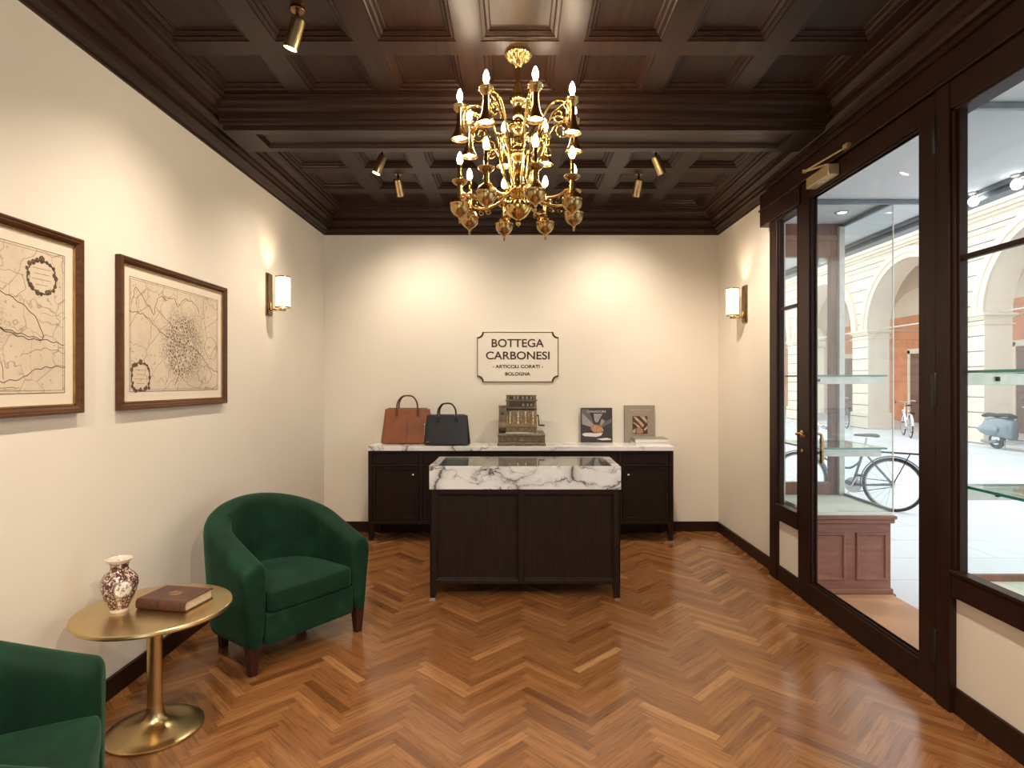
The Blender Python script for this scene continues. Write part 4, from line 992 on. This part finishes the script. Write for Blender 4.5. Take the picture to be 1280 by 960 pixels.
# ------------------------------------------------------------------ framed maps on the left wall
def framed_map(label, ya, yb, za, zb, seed, center, rad, cart, lines):
    """local: wall plane x=0, y along the wall, z up; origin at the frame's middle"""
    yc, zc = (ya+yb)/2, (za+zb)/2; h, v = (yb-ya)/2, (zb-za)/2
    t = thing('framed_map', label, 'picture', (XL, yc, zc), 0, 'framed old maps')
    pr = [(0,.003),(0,.030),(.004,.035),(.010,.035),(.014,.031),(.020,.031),(.026,.026),(.031,.022),(.034,.016),(.034,.003)]
    rg = [[(x,-h+d,-v+d),(x,h-d,-v+d),(x,h-d,v-d),(x,-h+d,v-d)] for d, x in pr]
    m = MB(); vr = [[m.bm.verts.new(p) for p in r] for r in rg]
    for i in range(len(vr)-1):
        for j in range(4): m.bm.faces.new((vr[i][j], vr[i][(j+1)%4], vr[i+1][(j+1)%4], vr[i+1][j]))
    m.build('frame', FRAMEW, t, 25)
    m = MB(); e = .036
    for b in ((-h+e,-h+e+.006,-v+e,v-e),(h-e-.006,h-e,-v+e,v-e),(-h+e,h-e,-v+e,-v+e+.006),(-h+e,h-e,v-e-.006,v-e)): m.box(.010,.020,*b)
    m.build('gilt_slip', OLDBRASS, t, 35)
    MB().box(.004,.012,-h+.03,h-.03,-v+.03,v-.03).build('mat_board', PAPERM, t, None)
    gh, gv = h-.090, v-.091
    mp = MB().box(.012,.0128,-gh,gh,-gv,gv).build('map_sheet', m_map(seed, center, rad), t, None)
    m = MB(); X = .0130
    def line(P, r): m.tube([(X,a,b) for a, b in P], r, 4)
    for q, r in ((0,.0012),(.010,.0007)):
        P = [(-gh+q,-gv+q),(gh-q,-gv+q),(gh-q,gv-q),(-gh+q,gv-q)]; m.tube([(X,a,b) for a, b in P], r, 4, loop=True)
    for P, r in lines: m.tube([(X,p.y+.004*math.sin(p.z*90+p.y*40),p.z+.004*math.sin(p.y*110)) for p in curve([(0,a*gh,b*gv) for a, b in P],12)], r*.6, 4)
    m.build('map_lines', INKMAP, mp, 60)
    # cartouche
    cy, cz, cw, ch = cart; cy *= gh; cz *= gv; m = MB(); rnd = random.Random(seed)
    N = 40; sq = 3.2 if seed > 2 else 2.2
    P = []
    for k in range(N):
        a = 2*math.pi*k/N; c_, s_ = math.cos(a), math.sin(a); rr = 1+.05*math.sin(k*2.5)
        P.append((X, cy+cw*math.copysign(abs(c_)**(2/sq), c_)*rr, cz+ch*math.copysign(abs(s_)**(2/sq), s_)*rr))
    m.tube(P, .0032, 5, loop=True)
    for k in range(0, N, 2):
        p = P[k]; m.lathe([(0,0),(.008+.005*rnd.random(),.0),(.004,.0012),(0,.0015)], n=7, M=Matrix.Translation((X,p[1]+rnd.uniform(-.006,.006),p[2]+rnd.uniform(-.006,.006))) @ Matrix.Rotation(R(90),4,'Y'))
    m.lathe([(0,0),(.016,0),(0,.002)], n=9, M=Matrix.Translation((X,cy,cz+ch*1.08)) @ Matrix.Rotation(R(90),4,'Y'))
    for k in range(4): 
        z = cz+ch*(.5-.33*k); w = cw*(.62,.5,.66,.42)[k]; m.tube([(X,cy-w,z),(X,cy+w,z)], .0007, 4)
    m.build('cartouche', INKMAP, mp, 60)
    return t
L2 = [([(-.96,.55),(-.88,.82),(-.70,.62),(-.55,.42),(-.50,.62),(-.42,.78),(-.30,.74),(-.12,.80),(-.02,.66),(.10,.82),(.35,.80),(.5,.62)],.0022), ([(-1,.40),(-.7,.36),(-.4,.10),(0,-.05),(.4,-.15),(.75,-.5),(1,-.62)],.0026),
      ([(.62,-.1),(.72,.12),(.9,.1),(.98,-.1),(.9,-.32),(.74,-.30),(.62,-.1)],.0016), ([(.45,-.62),(.55,-.5),(.75,-.52),(.82,-.7),(.7,-.86),(.5,-.8),(.45,-.62)],.0016), ([(-.1,-.9),(0,-.55),(-.2,-.2)],.0022), ([(-.3,-.88),(-.18,-.5),(-.1,-.1)],.0012),
      ([(-.9,.9),(-.8,.45),(-.6,.2),(-.65,-.2)],.001), ([(.6,.95),(.62,.5),(.7,.1)],.001), ([(-.2,-.5),(.25,-.9),(.5,-.95)],.0012), ([(.1,.5),(.3,.1),(.55,-.1)],.0016), ([(-.5,.55),(-.2,.3),(0,.2)],.0016)]
L1 = [([(-1,.75),(-.45,.72),(0,.45),(.45,.25),(.70,-.02),(.72,-.25),(.45,-.22),(.2,-.1)],.0028), ([(.2,-.12),(.6,-.22),(1,-.30)],.0026), ([(1,-.62),(.7,-.66),(.5,-.8),(.2,-.84),(-.3,-.70),(-1,-.8)],.0024), ([(.05,.95),(0,.7),(-.2,.5)],.0018), ([(.35,-.80),(.30,-.55),(.22,-.4)],.0018),
      ([(.5,-.5),(.75,-.38),(1,-.42)],.0014), ([(.72,.0),(1,-.04)],.001), ([(.72,.12),(.95,.10)],.0008), ([(-.1,-.92),(.5,-.92)],.0014), ([(-.1,-.95),(.5,-.95)],.0008), ([(-.9,-.2),(-.5,.0),(-.1,.05),(.2,-.1)],.002), ([(-.4,.6),(-.2,.1),(-.3,-.6)],.0014), ([(.4,.25),(.55,.4),(.5,.6),(.2,.6)],.001), ([(-.8,.3),(-.3,.35),(.1,.25)],.0014)]
framed_map('walnut framed old town map, farther of two on the left wall', 2.856, 3.905, 1.363, 2.120, 3.1, (.06,-.03), .20, (-.80,-.74,.072,.070), L2)
framed_map('walnut framed old town map above the brass table end, cut off by the picture edge', 1.52, 2.612, 1.366, 2.128, 1.7, (-.02,-.02), .18, (.735,.62,.072,.066), L1)

# ================================================================== LAMPS
def light(kind, name, loc, power, color, parent, **kw):
    d = bpy.data.lights.new(name, kind); d.energy = power; d.color = color
    for k, v in kw.items(): setattr(d, k, v)
    o = bpy.data.objects.new(name, d); C.objects.link(o); o.location = loc; o.parent = parent; return o
def shade_mat():
    t = NT('lit_opal_shade'); e = t.n('ShaderNodeEmission'); e.inputs[0].default_value = (1,.80,.54,1); e.inputs[1].default_value = SCONCE_E
    d = t.n('ShaderNodeBsdfTranslucent'); d.inputs[0].default_value = (.10,.09,.075,1); a = t.n('ShaderNodeAddShader'); t.l(e.outputs[0], a.inputs[0]); t.l(d.outputs[0], a.inputs[1]); t.l(a.outputs[0], t.out.inputs[0]); return t.m
SHADE = shade_mat()
def sconce(label, loc, s):
    """local: wall plane x=0, lamp towards +x*s; origin at the plate's middle"""
    t = thing('wall_sconce', label, 'wall lamp', loc, 0 if s > 0 else math.pi, 'cylinder shade wall sconces')
    m = MB(); m.box(0,.014,-.048,.048,-.165,.165); m.box(.014,.020,-.040,.040,-.157,.157); m.build('back_plate', DBRASS, t, 35, .003)
    m = MB(); m.tube([(.018,0,-.115),(.06,0,-.118),(.118,0,-.118)], .008, 10); m.tube([(.018,0,-.06),(.022,0,-.118)], .010, 10); m.lathe([(0,-.128),(.022,-.128),(.022,-.110),(.012,-.10),(0,-.10)], c=(.118,0,0), n=20); m.build('arm', OLDBRASS, t)
    m = MB(); N = 48
    rg = [[(.118+r*math.cos(a),r*math.sin(a),z) for a in [2*math.pi*k/N for k in range(N)]] for r, z in ((.055,-.10),(.055,.135),(.052,.135),(.052,-.10))]
    m.loft(rg, loop=True); sh = m.build('lamp_shade', SHADE, t, 40)
    for z in (-.104,.133):
        m = MB(); rg = [[(.118+r*math.cos(a),r*math.sin(a),z+q) for a in [2*math.pi*k/N for k in range(N)]] for r, q in ((.051,0),(.058,0),(.058,.008),(.051,.008))]
        m.loft(rg, loop=True); m.build('shade_ring', OLDBRASS, sh, 40)
    m = MB(); m.lathe([(0,-.10),(.010,-.10),(.010,-.06),(.017,-.04),(.020,-.02),(.014,.0),(0,.006)], c=(.118,0,0), n=16); m.build('bulb', emit('lit_sconce_bulb', (1,.8,.55), 12), t, 60)
    light('POINT', 'sconce_light', (.118,0,.055), SCONCE_W, WARM, t, shadow_soft_size=.025)
sconce('small brass wall sconce with lit opal cylinder on the left wall', (XL, 4.62, 2.185), 1)
sconce('small brass wall sconce with lit opal cylinder on the right wall by the shopfront', (XR, 5.26, 2.195), -1)

LB = ['brass ceiling spotlight nearest the camera, high over the left wall', 'brass ceiling spotlight left of the chandelier, aimed at the left wall', 'brass ceiling spotlight left of the chandelier, nearest the back wall on that side',
      'brass ceiling spotlight right of the chandelier, the nearer one on that side', 'brass ceiling spotlight right of the chandelier, nearest the back wall on that side',
      'added brass fill spotlight out of view overhead, on the left', 'added brass fill spotlight out of view overhead, on the right', 'added brass fill spotlight unseen near the front wall, on the left', 'added brass fill spotlight unseen near the front wall, on the right']  # last row: fixtures outside the view, added only as fill
for (x, y, d, k), lb in zip(SPOTS, LB):
    t = thing('ceiling_spotlight', lb, 'spotlight', (x, y, ZC+.042), 0, 'brass ceiling spotlights')
    d = Vector(d).normalized(); p = Vector((0,0,-.075))
    MB().lathe([(0,0),(.034,0),(.034,-.014),(.031,-.017),(.009,-.018),(.009,-.07),(0,-.072)], n=28).build('mount', DBRASS, t)
    Q = d.to_track_quat('Z','Y').to_matrix().to_4x4()
    MB().lathe([(0,-.022),(.028,-.022),(.032,-.018),(.033,-.012),(.033,.118),(.030,.118),(.0285,.108),(0,.107)], n=36, M=Matrix.Translation(p) @ Q).build('head', SATIN, t)
    MB().lathe([(0,.1075),(.028,.1075),(.028,.110),(0,.112)], n=30, M=Matrix.Translation(p) @ Q).build('lens', SPOTE, t)
    l = light('SPOT', 'spot_light', p+d*.122, SPOT_W*k, (1,.86,.70), t, spot_size=R(112), spot_blend=1.0, shadow_soft_size=.028)
    l.rotation_euler = d.to_track_quat('-Z','Y').to_euler()

def chandelier():
    cy = 3.06
    t = thing('chandelier', 'large brass chandelier with two tiers of lit candle bulbs', 'chandelier', (.012, cy, ZC))
    zz = lambda z: z-ZC
    L = lambda pr: [(r, zz(z)) for r, z in pr]
    m = MB(); m.lathe(L([(0,3.2),(.068,3.2),(.070,3.192),(.066,3.182),(.050,3.168),(.036,3.158),(.030,3.145),(.020,3.138),(.012,3.125),(0,3.12)]), n=40); cn = m.build('canopy', BRASS, t, 40)
    m = MB()
    for k in range(24):
        a = 2*math.pi*k/24; m.tube([(.068*math.cos(a),.068*math.sin(a),zz(3.188)),(.050*math.cos(a),.050*math.sin(a),zz(3.166)),(.034*math.cos(a),.034*math.sin(a),zz(3.154))], [.005,.004,.002], 6)
    m.build('fluting', BRASS, cn, 60)
    prof = [(0,3.13),(.012,3.125),(.012,3.08),(.016,3.05),(.024,3.02),(.038,2.985),(.043,2.965),(.040,2.945),(.028,2.93),(.020,2.922),(.024,2.905),(.030,2.88),(.026,2.855),(.034,2.848),(.048,2.832),(.050,2.815),(.040,2.795),(.026,2.782),(.022,2.76),(.028,2.715),(.030,2.705),(.040,2.695),(.043,2.675),(.036,2.655),(.024,2.642),(.020,2.63),(.022,2.58),(.026,2.535),(.036,2.52),(.058,2.505),(.064,2.492),(.058,2.478),(.036,2.466),(.030,2.455),(.046,2.448),(.062,2.432),(.070,2.412),(.066,2.390),(.052,2.368),(.030,2.350),(.014,2.342),(.010,2.335),(.014,2.326),(.010,2.315),(0,2.303)]
    col = MB().lathe(L(prof), n=40).build('column', BRASS, t, 50)
    m = MB()
    for rr, za, zb in ((.043,2.985,2.945),(.050,2.838,2.80),(.043,2.695,2.662)):
        for k in range(16):
            a = 2*math.pi*k/16; m.tube([(rr*.86*math.cos(a),rr*.86*math.sin(a),zz(za)),(rr*math.cos(a),rr*math.sin(a),zz((za+zb)/2)),(rr*.84*math.cos(a),rr*.84*math.sin(a),zz(zb))], [.002,.005,.002], 6)
    m.build('gadroons', BRASS, col, 60)
    RU, RL = .305, .305
    def bulb(name, parent, c, z0):
        return MB().lathe([(0,0),(.008,.002),(.0135,.012),(.0150,.022),(.0125,.038),(.007,.052),(.002,.060),(0,.062)], c=(c[0],c[1],z0), n=14).build(name, FLAME, parent, 60)
    upper = None; lower = None
    for k in range(8):
        M = Matrix.Rotation(R(15+45*k), 4, 'Z')
        if k == 0:
            up = []
            # upper arm: rises from the hub, swoops over and scrolls
            m = MB(); A = [(.045,0,2.50),(.075,0,2.56),(.095,0,2.64),(.11,0,2.73),(.135,0,2.82),(.175,0,2.885),(.225,0,2.905),(.268,0,2.885),(.290,0,2.84),(.288,0,2.80),(.30,0,2.79)]
            m.tube([(p.x,p.y,zz(p.z)) for p in curve(A,6)], .0075, 10)
            sp = [(.235+(.052-.0017*i)*math.cos(R(90-i*20))*.95,0,2.832+(.052-.0017*i)*math.sin(R(90-i*20))) for i in range(27)]
            sp = [(.17,0,2.80),(.195,0,2.85)]+sp[1:]
            m.tube([(x,0,zz(z)) for x, _, z in sp], .005, 8)
            sp = [(.10,0,2.66),(.125,0,2.69)]+[(.155+(.034-.0014*i)*math.cos(R(160-i*20)),0,2.705+(.034-.0014*i)*math.sin(R(160-i*20))) for i in range(22)]
            m.tube([(x,0,zz(z)) for x, _, z in sp], .0042, 8)
            up.append(('upper_arm', BRASS, m, None))
            m = MB(); m.lathe(L([(.0435,2.722),(.046,2.723),(.045,2.73),(.034,2.748),(.024,2.772),(.018,2.80),(.016,2.83),(.016,2.852),(.013,2.852),(.013,2.80),(.022,2.765),(.034,2.742)]), c=(RU,0,0), n=32, caps=False); up.append(('bell_shade', OLDBRASS, m, 'bell'))
            m = MB(); m.lathe(L([(0,2.85),(.014,2.85),(.020,2.862),(.032,2.872),(.036,2.882),(.030,2.887),(.034,2.893),(.027,2.902),(.012,2.904),(.012,2.916),(0,2.917)]), c=(RU,0,0), n=28); up.append(('candle_cup', OLDBRASS, m, 'cup'))
            lo = []
            m = MB(); A = [(.05,0,2.492),(.09,0,2.462),(.14,0,2.437),(.20,0,2.428),(.25,0,2.437),(.285,0,2.455),(.305,0,2.458)]
            m.tube([(p.x,p.y,zz(p.z)) for p in curve(A,6)], .0072, 10)
            for cx, sg in ((.185,1),(.225,-1)):
                m.tube([(cx+sg*(.018-.0007*i)*math.cos(R(90+i*22)),0,zz(2.407+(.018-.0007*i)*math.sin(R(90+i*22)))) for i in range(22)], .0035, 6)
            lo.append(('lower_arm', BRASS, m, None))
            m = MB(); m.lathe(L([(0,2.298),(.005,2.303),(.007,2.311),(.005,2.318),(.009,2.326),(.012,2.334),(.032,2.346),(.045,2.364),(.050,2.386),(.049,2.394),(.051,2.398),(.047,2.404),(.040,2.420),(.024,2.434),(.014,2.442),(.014,2.49),(0,2.49)]), c=(RL,0,0), n=36); lo.append(('ball', OLDBRASS, m, 'ball'))
            m = MB(); m.lathe(L([(0,2.486),(.012,2.488),(.030,2.500),(.040,2.510),(.041,2.515),(.036,2.515),(.014,2.508),(0,2.508)]), c=(RL,0,0), n=28); lo.append(('drip_pan', OLDBRASS, m, 'pan'))
            m = MB(); m.lathe(L([(0,2.508),(.0115,2.508),(.0115,2.596),(.008,2.600),(0,2.600)]), c=(RL,0,0), n=18); lo.append(('candle', BRASS, m, 'candle'))
            parts = []
            for nm, mat, mb, key in up+lo:
                o = mb.build(nm, mat, t, 50); parts.append(o)
                if key == 'bell':
                    b = MB().lathe(L([(0,2.735),(.036,2.735),(.036,2.738),(0,2.739)]), c=(RU,0,0), n=24).build('bell_lens', BELLE, o)
                if key == 'cup': bulb('bulb', o, (RU,0), zz(2.916))
                if key == 'candle': bulb('bulb', o, (RL,0), zz(2.599))
            proto = parts
            for o in proto: o.matrix_local = M
        else:
            for o in proto:
                c = o.copy(); C.objects.link(c); c.parent = t; c.matrix_local = M
                for g in o.children: e = g.copy(); C.objects.link(e); e.parent = c
chandelier()
